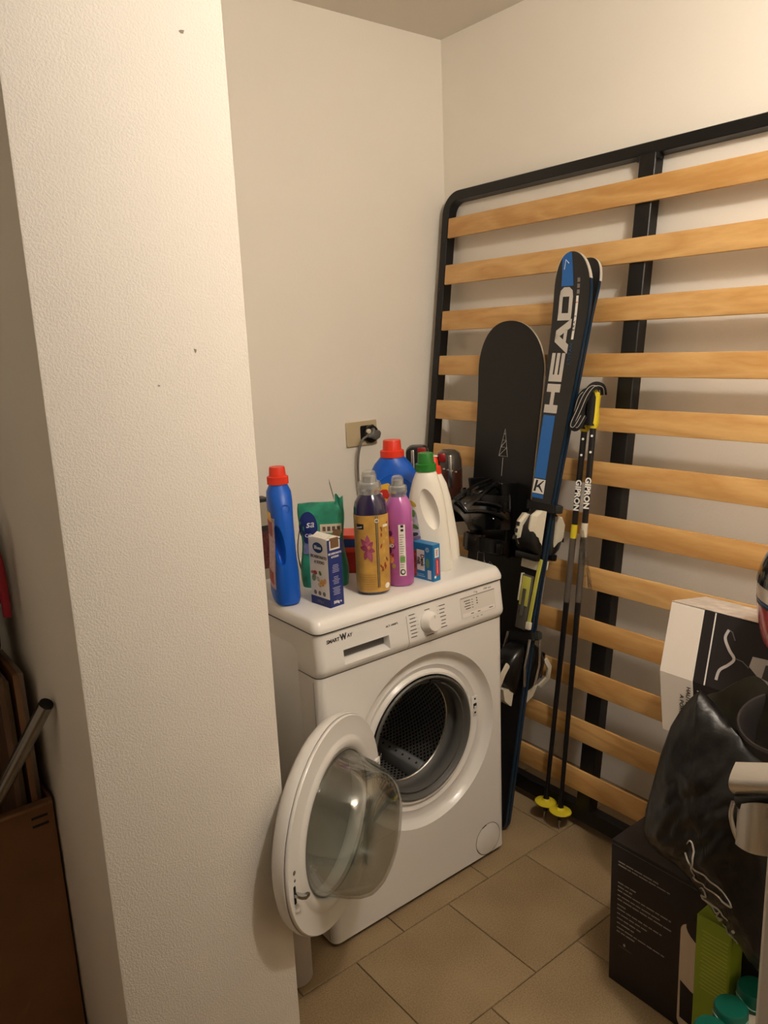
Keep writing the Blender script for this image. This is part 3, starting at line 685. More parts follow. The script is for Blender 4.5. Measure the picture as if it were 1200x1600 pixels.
def ski_binding(root0):
    root = root0; up_ = Matrix.Translation((0, .098, 0))
    # toe piece
    def bsec(s, hw, z0, z1, e=3.0): return [(hw*math.copysign(abs(cos(a))**(2/e), cos(a)), s, (z0+z1)/2+(z1-z0)/2*math.copysign(abs(sin(a))**(2/e), sin(a))) for a in [2*pi*i/20 for i in range(20)]]
    toe = obj('toe_piece', loft([bsec(.872, .016, .012, .026), bsec(.860, .026, .010, .046), bsec(.825, .033, .010, .070), bsec(.785, .036, .010, .074), bsec(.762, .040, .010, .060), bsec(.745, .036, .010, .040)]), M_blackp, root, 50, mw=up_)
    def plate(poly, z, m, nm, x=0, th=.004): return obj(nm, bevel(prism([(x+a, b) for a, b in poly], z, z+th, 'z'), .001, 1), m, toe)
    obj('toe_shell', loft([[(x, s, z) for x, z in ((-.034, .030), (-.030, .066), (-.012, .079), (-.004, .079), (-.006, .03))] if False else [(-.038, s, .024), (-.034, s, .066*h), (-.016, s, .081*h), (-.004, s, .078*h), (-.004, s, .024)] for s, h in ((.770, .80), (.80, 1.0), (.835, .98), (.858, .70))]), M_ivory, toe, 30)
    obj('toe_shell', loft([[(.036, s, .024), (.034, s, .062*h), (.022, s, .074*h), (.014, s, .070*h), (.014, s, .024)] for s, h in ((.775, .6), (.82, .98), (.858, .95), (.873, .62))]), M_ivory, toe, 30)
    for k in range(3): obj('toe_slot', rbox(-.026+.002*k, -.014+.002*k, .782+.020*k, .794+.020*k, .0765, .0815, .001), M_print, toe)
    obj('toe_jaw', rbox(-.040, .040, .728, .748, .024, .046, .005), M_blackp, toe)
    obj('toe_plate', rbox(-.032, .032, .700, .726, .014, .022, .003), M_ivory, toe)
    # track and lime levers
    tr = obj('track', rbox(-.020, .020, .520, .680, .012, .022, .003), M_grey, root, mw=up_)
    obj('track_insert', rbox(-.016, .016, .590, .676, .0222, .0240, .001), M_lime, tr)
    obj('track_rail', bevel(prism([(-.005, .560), (.005, .560), (.006, .64), (-.006, .64)], .024, .028, 'z'), .001, 1), M_grey, tr)
    obj('track_side', rbox(-.024, -.020, .60, .682, .012, .024, .001), M_ivory, tr)
    obj('brake_lever', bevel(tube([(.040, .735, .022), (.036, .68, .022), (.030, .58, .020), (.027, .545, .018)], 0, flat=(.006, .012), up=(0, 0, 1)), .0015, 1), M_lime, tr)
    obj('brake_tip', rbox(.020, .036, .525, .548, .012, .024, .003), M_ivory, tr)
    # heel piece
    he = obj('heel_piece', loft([bsec(.475, .024, .010, .030), bsec(.455, .034, .010, .060), bsec(.42, .036, .010, .085), bsec(.375, .033, .010, .080), bsec(.34, .026, .010, .050), bsec(.325, .018, .010, .026)]), M_blackp, root, 50, mw=up_)
    obj('heel_lever', tube([(-.026, .425, .080), (-.030, .40, .100), (-.026, .365, .106), (-.012, .335, .090)], 0, flat=(.006, .016), up=(1, 0, 0)), M_ivory, he)
    obj('heel_lever', tube([(.026, .425, .080), (.030, .40, .100), (.026, .365, .106), (.012, .335, .090)], 0, flat=(.006, .016), up=(1, 0, 0)), M_ivory, he)
    obj('heel_shell', loft([[(-.020, s, .03), (-.018, s, z), (.018, s, z), (.020, s, .03)] for s, z in ((.292, .034), (.31, .060), (.345, .074))]), M_ivory, he, 30)
    obj('heel_buckle', rbox(-.014, .014, .36, .44, .086, .096, .004), M_gloss, he)
    obj('brake_arm', tube([(-.042, .50, .02), (-.046, .42, .030), (-.048, .36, .020)], .004, 8), M_chrome, he)
    obj('brake_arm', tube([(.042, .50, .02), (.046, .42, .030), (.048, .36, .020)], .004, 8), M_chrome, he)
ski_binding(ski)
SKR = SK @ Matrix.Translation((0, .002, -.0035)) @ Matrix.Rotation(pi, 4, 'Y')
ski2 = thing('ski', 'rear ski of the pair, base to base behind the lettered ski', 'ski', mw=SKR, group='pair of alpine skis')
make_ski(ski2, 0); ski_binding(ski2)
# straps that hold the pair
def ski_strap(s, hw, label, tilt=0):
    o = thing('ski_strap', label, 'strap', mw=SK @ Matrix.Translation((0, s, 0)) @ Matrix.Rotation(tilt, 4, 'Z'), group='straps tying the skis')
    a, b = hw, .018
    loop = [(x, 0, z) for x, z in rrect(-a, a, -.021, .0165, .010, 4)]
    obj('band', tube(loop, 0, flat=(.024, .003), up=(0, 1, 0), closed=True), M_blackm, o, 40)
    obj('buckle', rbox(hw-.004, hw+.014, -.010, .012, -.008, .010, .003), mat('strap_buckle', (46, 50, 46), .4), o)
ski_strap(.982, .052, 'black band tying the two skis above the toe bindings')
ski_strap(.598, .050, 'black band tying the two skis below the grey binding track', .25)

# ------------------------------------------------------------------ ski poles
M_pole = mat('pole_black', (12, 12, 18), .3, coat=.3)
M_pgrey2 = mat('pole_grey', (92, 84, 76), .45, bump=.2, bscale=900)
M_yel = mat('basket_yellow', (214, 196, 40), .45)
def pole(tip, top, label, facing):
    tip, top = Vector(tip), Vector(top); u = (top-tip).normalized(); L = (top-tip).length
    nrm = Vector((-1, -.55, 0)); nrm = (nrm-u*nrm.dot(u)).normalized(); xx = u.cross(nrm)       # x right, z towards camera side
    r = thing('ski_pole', label, 'ski pole', mw=basis(tip, xx, nrm*-1, u), group='pair of ski poles')  # local z along pole, -y towards viewer
    obj('shaft', lathe([(.0045, .045), (.0062, .10), (.0080, .55), (.0086, .75), (.0088, L-.105)], 20), M_pole, r)
    obj('tip_spike', lathe([(.0015, 0), (.0035, .012), (.0045, .05)], 12), M_chrome, r)
    obj('ferrule', lathe([(.0056, .030), (.0068, .045), (.0105, .066), (.0082, .078), (.0072, .115)], 20), M_blackp, r)
    bk = obj('basket', xf(lathe([(.012, .001), (.030, .0), (.0335, .003), (.032, .006), (.014, .010), (.010, .016)], 36), Matrix.Translation((0, 0, .055))), M_yel, r)
    g0 = L-.116; GZ = Matrix.Translation((0, 0, g0)) @ Matrix.Diagonal((1, 1, .84, 1)) @ Matrix.Translation((0, 0, -g0))
    obj('print_band', lathe([(.0091, g0-.50), (.0092, g0-.40), (.0092, g0-.30)], 20, False, False), M_pgrey2, r)
    obj('accent', lathe([(.0094, g0-.31), (.0094, g0-.27)], 20, False, False), M_yel if facing else M_ivory, r)
    text('brand_text', 'GIPRON', .021, basis((0, -.0094, g0-.185), (0, 0, 1), (-1, 0, 0), (0, -1, 0)) @ Matrix.Rotation(pi, 4, 'Z'), M_wprint, r, sx=1.15, bold=.0008)
    for k, zz in enumerate((g0-.025, g0-.070)): obj('pole_mark', xf(lathe([(.0035, 0), (.0035, .0005)], 8), basis((0, -.0091, zz), (1, 0, 0), (0, 0, 1), (0, -1, 0))), M_wprint, r)
    # grip: yellow core with black rubber front
    gp = obj('grip', xf(loft([sring(0, 0, .011, .012, g0-.005, 20, 2.4), sring(0, -.001, .015, .017, g0+.012, 20, 2.4), sring(0, .001, .0125, .0155, g0+.05, 20, 2.4), sring(0, .001, .0135, .017, g0+.095, 20, 2.4), sring(.002, 0, .017, .021, g0+.118, 20, 2.2), sring(.003, 0, .014, .018, g0+.133, 20, 2.2), sring(.003, 0, .004, .006, g0+.138, 20, 2)]), GZ), M_yel, r, 60)
    obj('rubber', xf(loft([sring(-.007, -.002, .0150, .0185, g0+.004, 20, 2.4), sring(-.007, -.001, .0135, .0175, g0+.05, 20, 2.4), sring(-.006, -.001, .0135, .0185, g0+.100, 20, 2.4), sring(-.004, -.001, .0125, .0185, g0+.112, 20, 2.4)]), GZ), M_blackm, gp, 60)
    return r, g0
POL = []
t1, p1 = Vector((1.648, 1.335, .0)), Vector((1.796, 1.336, 1.308)); t2, p2 = Vector((1.652, 1.395, .0)), Vector((1.803, 1.368, 1.296))
r1, g1 = pole(t1, p1, 'ski pole with grey accent, right of the two', False); r2, g2 = pole(t2, p2, 'ski pole with yellow accent, left of the two beside the skis', True)
# wrist strap draped over the grips
def loop_strap(root, pts, nm='wrist_strap'):
    s_ = obj(nm, tube(pts, 0, flat=(.0025, .022), up=(0, -1, 0)), M_blackm, root, 60)
    for dx in (-.007, .004): obj('strap_stripe', tube([(p[0]+dx, p[1]-.0022, p[2]) for p in pts], 0, flat=(.0008, .0016), up=(0, -1, 0)), mat('stripe_grey', (176, 170, 160), .6), s_, None)
def spl(ctrl, n=6):
    out = []; P = [Vector(c) for c in ctrl]
    for i in range(len(P)-1):
        a = P[max(i-1, 0)]; b = P[i]; c = P[i+1]; d = P[min(i+2, len(P)-1)]
        for k in range(n):
            t = k/n; out.append(.5*((2*b)+(c-a)*t+(2*a-5*b+4*c-d)*t*t+(3*b-a-3*c+d)*t**3))
    out.append(P[-1]); return [tuple(p) for p in out]
loop_strap(r1, spl([(.020, -.010, g1+.088), (.016, -.026, g1+.108), (-.004, -.030, g1+.110), (-.022, -.030, g1+.085), (-.036, -.030, g1+.045), (-.050, -.028, g1+.004), (-.040, -.032, g1-.002), (-.024, -.030, g1+.03)]))
loop_strap(r2, spl([(.010, -.012, g2+.09), (.0, -.024, g2+.106), (-.014, -.024, g2+.09), (-.022, -.022, g2+.05), (-.024, -.020, g2+.02)]))
# crumpled clear wrapper hanging on the right pole
wr = thing('plastic_wrapper', 'crumpled clear plastic wrapper hanging beside the pole shafts', 'plastic wrapper', (1.735, 1.315, .80))
def wrap(u, v):
    a = radians(-60+150*u); n = noise.noise(Vector((u*4, v*6, 1.3)))*.012
    wd = .012+.022*v
    return ((wd*cos(a))*.6+n-.01, .02-.05*u*(.3+.7*v)+n*.6, .17*(1-v)-.06+n*.5)
obj('film', shell(wrap, 12, 14, .0006), glassmat('film', (246, 246, 244), .08, .10), wr, None)

# ------------------------------------------------------------------ things on the washing machine
TOP = Zt
M_bblue = mat('bottle_blue', (6, 88, 196), .38, spec=.45)
M_red = mat('cap_red', (222, 54, 28), .4)
M_green = mat('cap_green', (36, 120, 40), .38)
M_wbot = mat('bottle_white', (232, 229, 218), .4)
def measuring_cap(root, x, y, z, r, m, h1=.018, h2=.042, n=40):
    c = obj('cap', xf(join(ribbed(r, 0, h1, n), lathe([(r*.80, h1), (r*.78, h1+.004), (r*.74, h2-.003), (r*.70, h2), (.001, h2)], 40, False)), Matrix.Translation((x, y, z))), m, root, 40)
    return c
def bottle(root, rings, m, nm='body'):
    return obj(nm, loft([sring(*r[:5], n=40, e=r[5]) for r in rings]), m, root, 50)
VD = Vector((.52, .855, 0))           # view direction on the machine top (towards away)
def local_cut(root, body, c, r, rot):
    n = 24; rings = []
    for i in range(1, 12):
        a = pi*i/12; rings.append([(r[0]*sin(a)*cos(2*pi*k/n), r[1]*sin(a)*sin(2*pi*k/n), -r[2]*cos(a)) for k in range(n)])
    o = obj('cut', loft(rings), body.data.materials[0]); o.parent = root
    o.matrix_local = Matrix.Translation(c) @ rot
    bpy.context.view_layer.update(); boolean(body, o)
def ovallabel(root, poly, yfun, m, nm, base=None):
    """flat decal on a curved body: polygon in (x,z), y from the body's front"""
    V = [(x, yfun(x, z), z) for x, z in poly]; return obj(nm, (V, [tuple(range(len(V)))]), m, root, None)
def surf(rings, lift=.0006, side=-1):
    """front (local -y) surface of a lofted bottle: returns y(x,z)"""
    def f(x, z):
        for a, b in zip(rings, rings[1:]):
            if a[4] <= z <= b[4] and b[4] > a[4]:
                t = (z-a[4])/(b[4]-a[4]); cx = a[0]+(b[0]-a[0])*t; cy = a[1]+(b[1]-a[1])*t; rx = a[2]+(b[2]-a[2])*t; ry = a[3]+(b[3]-a[3])*t; e = a[5]
                q = min(.999, abs(x-cx)/rx); return cy+side*(ry*(1-q**e)**(1/e)+lift)
        return 0
    return f
def decal(root, poly, f, m, nm='label', n=10):
    """subdivided decal following surface f: poly given as (x0,x1,z0,z1) rectangle or list of points (fan)"""
    if len(poly) == 4 and not isinstance(poly[0], tuple):
        x0, x1, z0, z1 = poly; V = []; F = []; mz = 12
        for i in range(n+1):
            for j in range(mz+1):
                x = x0+(x1-x0)*i/n; z = z0+(z1-z0)*j/mz; V.append((x, f(x, z), z))
        for i in range(n):
            for j in range(mz): a = i*(mz+1)+j; F.append((a, a+1, a+mz+2, a+mz+1))
        return obj(nm, (V, F), m, root, 80)
    cx = sum(p[0] for p in poly)/len(poly); cz = sum(p[1] for p in poly)/len(poly); V = [(cx, f(cx, cz), cz)]; F = []; k = len(poly)
    for t in (.35, .7, 1): V += [((cx+(x-cx)*t), f(cx+(x-cx)*t, cz+(z-cz)*t), cz+(z-cz)*t) for x, z in poly]
    for i in range(k): F.append((0, 1+i, 1+(i+1) % k))
    for r_ in range(2):
        for i in range(k): a = 1+r_*k; F.append((a+i, a+(i+1) % k, a+k+(i+1) % k, a+k+i))
    return obj(nm, (V, F), m, root, 80)
def facing(x, y, turn=0):           # local -y looks at the camera, turned by `turn`
    return math.atan2(y, x)-pi/2+turn

# 1 blue bottle beside the partition (narrow side to the viewer, grip dent at its left)
x, y = .905, 1.565
b1 = thing('detergent_bottle', 'tall blue detergent bottle with red cap and side grip, next to the partition', 'bottle', (x, y, TOP), facing(x, y, radians(8)))
R1 = [(0, 0, .022, .050, .0, 3), (0, 0, .030, .058, .004, 3), (0, 0, .0325, .062, .02, 3), (0, 0, .0315, .062, .075, 3), (0, 0, .0280, .060, .13, 2.8), (0, 0, .0275, .058, .20, 2.6), (0, 0, .0290, .050, .243, 2.4), (0, 0, .0285, .036, .266, 2.2), (0, 0, .0215, .0225, .282, 2), (0, 0, .0195, .0195, .288, 2)]
bd1 = bottle(b1, R1, M_bblue)
local_cut(b1, bd1, (-.016, -.060, .150), (.0135, .030, .050), Matrix.Rotation(radians(-6), 4, 'Y'))
c1 = measuring_cap(b1, 0, 0, .284, .0250, M_red, .017, .040)
f1 = surf(R1)
obj('thumb_mark', xf(lathe([(.0085, 0), (.0095, .0012), (.0105, 0)], 24, False, False), basis((.006, f1(.006, .232)+.0004, .232), (1, 0, 0), (0, 0, 1), (0, -1, 0))), M_bblue, b1)
M_lab1 = mat('label_red_mix', (150, 40, 44), .5, var=.5, vscale=90); M_laby = mat('label_yellow', (224, 178, 60), .5)
for (ya, yb, za, zb, m) in ((-.045, .045, .04, .21, mat('label_pale', (188, 160, 168), .5, var=.3, vscale=120)), (-.035, .04, .165, .20, M_lab1), (-.035, .04, .05, .08, M_lab1), (-.03, .03, .2, .222, M_laby)):
    def fs(yy, z, R1=R1):
        for a, b in zip(R1, R1[1:]):
            if a[4] <= z <= b[4]:
                t = (z-a[4])/(b[4]-a[4]); rx = a[2]+(b[2]-a[2])*t; ry = a[3]+(b[3]-a[3])*t; e = a[5]; return -(rx*(1-min(.99, abs(yy)/ry)**e)**(1/e)+(.0008 if m is M_lab1 or m is M_laby else .0005))
    V = []; F = []
    for i in range(9):
        for j in range(9): yy = ya+(yb-ya)*i/8; z = za+(zb-za)*j/8; V.append((fs(yy, z), yy, z))
    for i in range(8):
        for j in range(8): a = i*9+j; F.append((a, a+1, a+10, a+9))
    obj('label', (V, F), m, b1, 80)
# something patterned behind it, cut by the partition
bk_ = thing('tea_tin', 'narrow carton with red and grey print behind the tall blue bottle', 'carton', (.945, 1.76, TOP), radians(-4))
obj('body', rbox(-.032, .032, -.02, .02, 0, .212, .002), mat('carton_grey', (150, 140, 122), .55), bk_)
obj('lid', rbox(-.0325, .0325, -.0205, .0205, .206, .216, .002), M_print, bk_)
obj('label', box(-.0323, .0323, -.0206, -.0202, .03, .13), mat('carton_print', (84, 34, 30), .55, var=.6, vscale=140), bk_); obj('band', box(-.0324, .0324, -.0207, -.0203, .13, .145), M_print, bk_)

# 2 bicarbonate carton
cA = Vector((.9435, 1.432)); u_r = (Vector((.983, 1.436))-cA); u_l = (Vector((.9345, 1.4985))-cA)
bc = thing('bicarbonate_box', 'white and navy bicarbonate carton with torn corner standing at the front edge', 'carton', (cA.x, cA.y, TOP), math.atan2(u_r.y, u_r.x))
cw, cdp, chh = .041, .068, .163           # local: x along right (navy) face, y along left (white) face
M_cwhite = mat('carton_white', (224, 220, 208), .55); M_navy = mat('carton_navy', (24, 42, 112), .5)
sk_ = .009
def cbox(x0, x1, y0, y1, z0, z1): return box(x0, x1, y0, y1, z0, z1)
obj('body', bevel(box(0, cw, 0, cdp, 0, chh), .0008, 1), M_cwhite, bc)
def cl(y, z, rot=0): return basis((-.0005, y, z), (0, -1, 0), (0, 0, 1), (-1, 0, 0))
def cr_(x_, z): return basis((x_, -.0005, z), (1, 0, 0), (0, 0, 1), (0, -1, 0))
obj('navy_side', box(.0002, cw+.0006, -.0006, .0002, 0, chh-.002), M_navy, bc); obj('navy_band', box(-.0006, .0002, 0, cdp, 0, .020), M_navy, bc); obj('navy_side', box(cw, cw+.0006, 0, cdp, 0, chh-.002), M_navy, bc)
obj('brand_oval', ([(-.0007, yy, zz) for yy, zz in ellipse(cdp*.5, .140, .018, .0125)], [tuple(range(24))]), mat('oval_blue', (20, 52, 96), .5), bc, None)
text('brand_text', 'Blues', .0115, cl(cdp*.5, .140), M_wprint, bc, ext=.0004, bold=.0003)
text('product_text', 'BICARBONATO', .0105, cl(cdp*.48, .1175), mat('brown_print', (70, 58, 50), .5), bc, sx=.78); text('product_text', 'di SODIO', .0105, cl(cdp*.46, .105), mat('brown_print', (70, 58, 50), .5), bc, sx=.85)
for k, (yy, zz, rr, c) in enumerate([(.048, .078, .007, (168, 60, 44)), (.030, .079, .006, (96, 128, 56)), (.053, .066, .010, (120, 138, 110)), (.024, .056, .010, (214, 160, 60)), (.038, .064, .007, (176, 168, 150)), (.014, .062, .007, (206, 150, 110)), (.058, .078, .005, (190, 90, 70)), (.034, .050, .006, (190, 176, 140))]):
    obj('fruit_print', ([(-.0007-.0001*k, a, b) for a, b in ellipse(yy, zz, rr, rr*.75, 14, k)], [tuple(range(14))]), mat('fruit_%d' % k, c, .55, var=.35, vscale=200), bc, None)
for k in range(3): obj('icon', ([(-.0008, a, b) for a, b in ellipse(cdp*.28+.016*k, .030, .0055, .0055, 14)], [tuple(range(14))]), mat('icon_grey', (110, 100, 96), .5), bc, None)
text('weight_text', '500g e', .009, cl(cdp*.5, .010), M_pgrey, bc); text('weight_text', '500g e', .009, cr_(cw*.55, .011), M_wprint, bc, bold=.0002)
text('product_text', 'BICARBONATO', .0062, cr_(cw*.52, .128), M_wprint, bc, sx=.9, bold=.0002); text('product_text', 'di SODIO', .0062, cr_(cw*.52, .120), M_wprint, bc, sx=.9, bold=.0002)
random.seed(3)
for blk_ in (.100, .072, .046):
    for k in range(5):
        wdt = random.uniform(.008, .015); obj('small_print', box(cw*.52-wdt/2*1.6, cw*.52+wdt/2*1.6, -.0009, -.0006, blk_-.004*k-.0007, blk_-.004*k+.0007), mat('print_pale', (168, 172, 196), .5), bc)
obj('torn_opening', box(.009, .034, -.0010, .004, chh-.022, chh+.0006), mat('carton_inside', (112, 82, 52), .8), bc)
obj('torn_edge', box(.006, .037, -.0012, -.0008, chh-.026, chh-.022), M_cwhite, bc); obj('torn_edge', box(.006, .009, -.0012, -.0008, chh-.026, chh-.004), M_cwhite, bc); obj('torn_edge', box(.034, .037, -.0012, -.0008, chh-.026, chh-.004), M_cwhite, bc)
obj('open_flap', ([(0, .004, chh), (0, cdp*.8, chh), (.020, cdp*.85, chh+.008), (.022, .010, chh+.006), (0, .004, chh+.0008), (0, cdp*.8, chh+.0008), (.020, cdp*.85, chh+.0088), (.022, .010, chh+.0068)], [(0, 1, 2, 3), (7, 6, 5, 4), (0, 4, 5, 1), (1, 5, 6, 2), (2, 6, 7, 3), (3, 7, 4, 0)]), M_cwhite, bc, None)
obj('open_flap', ([(cw, .002, chh), (cw, .03, chh), (cw+.010, .032, chh+.012), (cw+.010, .004, chh+.012), (cw-.0008, .002, chh), (cw-.0008, .03, chh), (cw+.0092, .032, chh+.012), (cw+.0092, .004, chh+.012)], [(0, 1, 2, 3), (7, 6, 5, 4), (0, 4, 5, 1), (1, 5, 6, 2), (2, 6, 7, 3), (3, 7, 4, 0)]), mat('carton_inside', (112, 82, 52), .8), bc, None)

# 3 green soft refill pouch behind the carton
x, y = 1.045, 1.60
pg = thing('soap_pouch', 'crumpled green plastic pouch with navy oval standing behind the bicarbonate carton', 'pouch', (x, y, TOP), facing(x, y, radians(-4)))
M_pouch = mat('pouch_green', (48, 142, 112), .3, var=.25, vscale=40, bump=.5, bscale=60)
def pouch_r(z, t):
    hw = .058*(1-.06*t)+.004*sin(9*t); th = .034*(1-t)**.7+.004
    return [(px_, py_+.008*t+.003*noise.noise(Vector((px_*60, py_*60, z*50))), z+.004*noise.noise(Vector((px_*40, 3, z*20))) if t > 0 else z) for px_, py_, _ in sring(-.004*t, 0, hw, th, 0, 32, 3)]
PR = [(0, 0, .058*(1-.06*t)+.004*sin(9*t), .034*(1-t)**.7+.004, .210*t, 3) for t in [i/14 for i in range(15)]]
obj('body', loft([pouch_r(.210*i/14, i/14) for i in range(15)]), M_pouch, pg, 60)
fp = surf([(a, b+.008*r_[4]/.21, c, d, z, e) for (a, b, c, d, z, e), r_ in zip(PR, PR)], .0025)
decal(pg, ellipse(-.036, .150, .024, .040), fp, M_navy, 'navy_oval'); text('brand_text', 'sa', .026, FRONT(-.030, -.030, .163) @ Matrix.Rotation(radians(4), 4, 'Z'), M_wprint, pg, shear=.3)
text('variant_text', 'CO', .012, FRONT(-.034, -.033, .135), M_wprint, pg)
decal(pg, (-.006, .048, .136, .158), fp, mat('photo_cream', (206, 196, 168), .5), 'photo_strip'); 
for k in range(4): decal(pg, (.0+.012*k, .008+.012*k, .141, .152), (lambda f: (lambda a, b: f(a, b)-.0005))(fp), mat('photo_dark', (92, 70, 64), .5, var=.5, vscale=200), 'photo_print', 3)
decal(pg, (-.05, .05, .085, .112), fp, mat('pouch_lilac', (120, 124, 168), .4, var=.2, vscale=60), 'lilac_band')
obj('torn_corner', shell(lambda u, v: (.034+.020*u, .002+.004*sin(6*u), .195+.034*v*(1-.2*u)+.004*sin(8*u)), 6, 4, .0008), M_pouch, pg, None)
obj('torn_corner', shell(lambda u, v: (.032-.010*v, .004, .225+.045*v-.012*u), 3, 5, .0008), mat('tear_strip', (120, 118, 108), .5), pg, None)
obj('side_seal', shell(lambda u, v: (-.058-.010*sin(pi*v), .0+.01*u, .02+.13*v), 3, 8, .002), mat('seal_dark', (70, 74, 66), .4), pg, 60)

# 4 red tub with blue label
x, y = 1.160, 1.665
tb = thing('detergent_tub', 'small red detergent tub with blue label between carton and golden bottle', 'tub', (x, y, TOP), facing(x, y, radians(-10)))
obj('tub', loft([[(a*s, b*s, z) for a, b in rrect(-.052, .052, -.045, .045, .012)] for z, s in ((0, .9), (.003, .93), (.06, .985))]), mat('tub_red', (176, 36, 26), .4), tb, 40)
obj('lid', loft([[(a*s, b*s, z) for a, b in rrect(-.052, .052, -.045, .045, .012)] for z, s in ((.058, 1.03), (.066, 1.04), (.070, 1.0), (.098, .93), (.103, .90))]), mat('lid_red', (206, 62, 40), .4), tb, 40)
obj('label', loft([[(a*s-.0, b*s, z) for a, b in rrect(-.052, .052, -.045, .045, .012)] for z, s in ((.072, 1.004), (.094, .950))], False, False), mat('tub_label_blue', (38, 60, 120), .45), tb, 40)
text('brand_text', 'Dixi', .026, basis((-.022, -.0470, .087), (1, 0, 0), (0, .2, .98), (0, -.98, .2)), mat('logo_red', (222, 74, 50), .45), tb, bold=.0008, shear=.2); text('variant_text', 'ULTRA', .010, basis((-.022, -.0482, .0755), (1, 0, 0), (0, .2, .98), (0, -.98, .2)), M_wprint, tb, shear=.2)

# 5/6 transparent fabric softener bottles
def softener(x, y, label, rad, h, liquid, sleeve, turn, dark_top):
    r = thing('softener_bottle', label, 'bottle', (x, y, TOP), facing(x, y, turn))
    R = [(0, 0, rad*.80, rad*.74, 0, 2.4), (0, 0, rad*.95, rad*.88, .006, 2.4), (0, 0, rad, rad*.92, .022, 2.4), (0, 0, rad, rad*.92, h*.66, 2.4), (0, 0, rad*.99, rad*.92, h*.70, 2.3), (0, 0, rad*.90, rad*.85, h*.755, 2.2), (0, 0, rad*.72, rad*.70, h*.795, 2), (0, 0, rad*.62, rad*.62, h*.815, 2)]
    body = bottle(r, R, liquid)
    f = surf(R, .0006)
    nk = obj('neck', lathe([(rad*.62, h*.81), (rad*.62, h*.845), (rad*.70, h*.848), (rad*.70, h*.862), (rad*.64, h*.866)], 36, False, True), M_clear, r, 40)
    c = obj('cap', lathe([(rad*.665, h*.862), (rad*.66, h*.905), (rad*.62, h*.912), (rad*.46, h*.915), (rad*.44, h*.965), (rad*.38, h*.99), (rad*.24, h), (.0005, h)], 36, False, False), M_clear, r, 40)
    obj('cap_cup', lathe([(rad*.56, h*.868), (rad*.56, h*.90), (rad*.39, h*.91), (rad*.37, h*.955), (.0005, h*.965)], 30, False, False), glassmat('cap_inner', (208, 210, 206), .3, .16, haze=.3), c, 40)
    for k in range(2): obj('cap_ring', lathe([(rad*.668, h*(.872+.014*k)), (rad*.70, h*(.876+.014*k)), (rad*.668, h*(.880+.014*k))], 36, False, False), M_clear, c, 40)
    return r, R, f
M_gold = mat('sleeve_gold', (192, 150, 74), .35, var=.18, vscale=30)
x, y = 1.094, 1.462
s1, RS1, fs1 = softener(x, y, 'clear softener bottle with dark liquid and golden flower sleeve', .041, .300, mat('liquid_violet', (38, 32, 66), .15, coat=.5), M_gold, radians(6), True)
def sleeve_ring(root, R, z0, z1, m, nm='sleeve', lift=.0007):
    lv = [z0+(z1-z0)*i/8 for i in range(9)]; rr = []
    for z in lv:
        for a, b in zip(R, R[1:]):
            if a[4] <= z <= b[4]:
                t = (z-a[4])/(b[4]-a[4]); rr.append(sring(0, 0, a[2]+(b[2]-a[2])*t+lift, a[3]+(b[3]-a[3])*t+lift, z, 40, a[5])); break
    return obj(nm, loft(rr, False, False), m, root, 60)
slv = sleeve_ring(s1, RS1, .008, .198, M_gold)
lift = lambda f, d: (lambda a, b: f(a, b)-d)
g1f = lift(fs1, .0006)
def petal(cx, cz, ln, wd, ang):
    out_ = []
    for i in range(9): t = i/8; out_.append((t*ln, wd*sin(pi*t)**.8*(1-.3*t)))
    out_ += [(t_*ln, -wd*sin(pi*t_)**.8*(1-.3*t_)) for t_ in [7/8-i/8 for i in range(7)]]
    return [(cx+a_*cos(ang)*.9-b_*sin(ang)*.9, cz+a_*sin(ang)+b_*cos(ang)) for a_, b_ in out_]
for k, (cx, cz, ln, wd, ang, c) in enumerate([(-.014, .118, .030, .007, 2.2, (150, 66, 98)), (-.014, .118, .034, .008, 1.6, (170, 84, 118)), (-.014, .118, .022, .007, .9, (160, 76, 106)), (-.014, .118, .020, .008, 3.0, (134, 52, 88)), (-.014, .118, .030, .007, -1.9, (144, 60, 92)), (-.014, .118, .036, .008, -1.3, (166, 86, 116)), (-.014, .118, .020, .007, -.4, (156, 72, 100)), (-.013, .116, .010, .005, 1.2, (196, 130, 96))]):
    decal(s1, petal(cx, cz, ln, wd, ang), lift(fs1, .0006+.00012*k), mat('petal_%d' % k, c, .4, var=.25, vscale=150), 'flower_print')
random.seed(21)
for k in range(16):
    cx, cz = random.uniform(.016, .036), random.uniform(.06, .19)
    decal(s1, ellipse(cx, cz, .0022, random.uniform(.003, .007), 8, random.uniform(-.5, .5)), lift(fs1, .0009), mat('berry_%d' % (k % 3), [(150, 62, 34), (126, 74, 30), (206, 170, 100)][k % 3], .45), 'berry_print')
decal(s1, (-.039, -.022, .165, .178), lift(fs1, .001), mat('brand_black', (30, 22, 30), .4), 'brand_plate', 5); text('brand_text', 'coccolino', .0055, FRONT(-.030, fs1(-.030, .171)-.0035, .171), M_wprint, s1, sx=.8)
decal(s1, (.0065, .0078, .02, .196), lift(fs1, .0012), M_print, 'zip_line', 2); decal(s1, (.0105, .0118, .02, .196), lift(fs1, .0012), M_print, 'zip_line', 2); decal(s1, (.0082, .0101, .02, .196), lift(fs1, .0012), mat('zip_steel', (190, 176, 140), .3, metal=.6), 'zip', 2)
obj('zip_pull', xf(lathe([(.003, 0), (.0042, .001), (.0054, 0)], 16, False, False), FRONT(.0092, fs1(.0092, .185)-.0016, .185)), M_ivory, s1)
decal(s1, (.024, .036, .168, .174), lift(fs1, .0012), M_wprint, 'white_tag', 3)
for k in range(7): decal(s1, (-.036, .004, .052-.0058*k, .0528-.0058*k), lift(fs1, .0012), mat('zip_gold_dark', (148, 110, 52), .4), 'fine_line', 6)
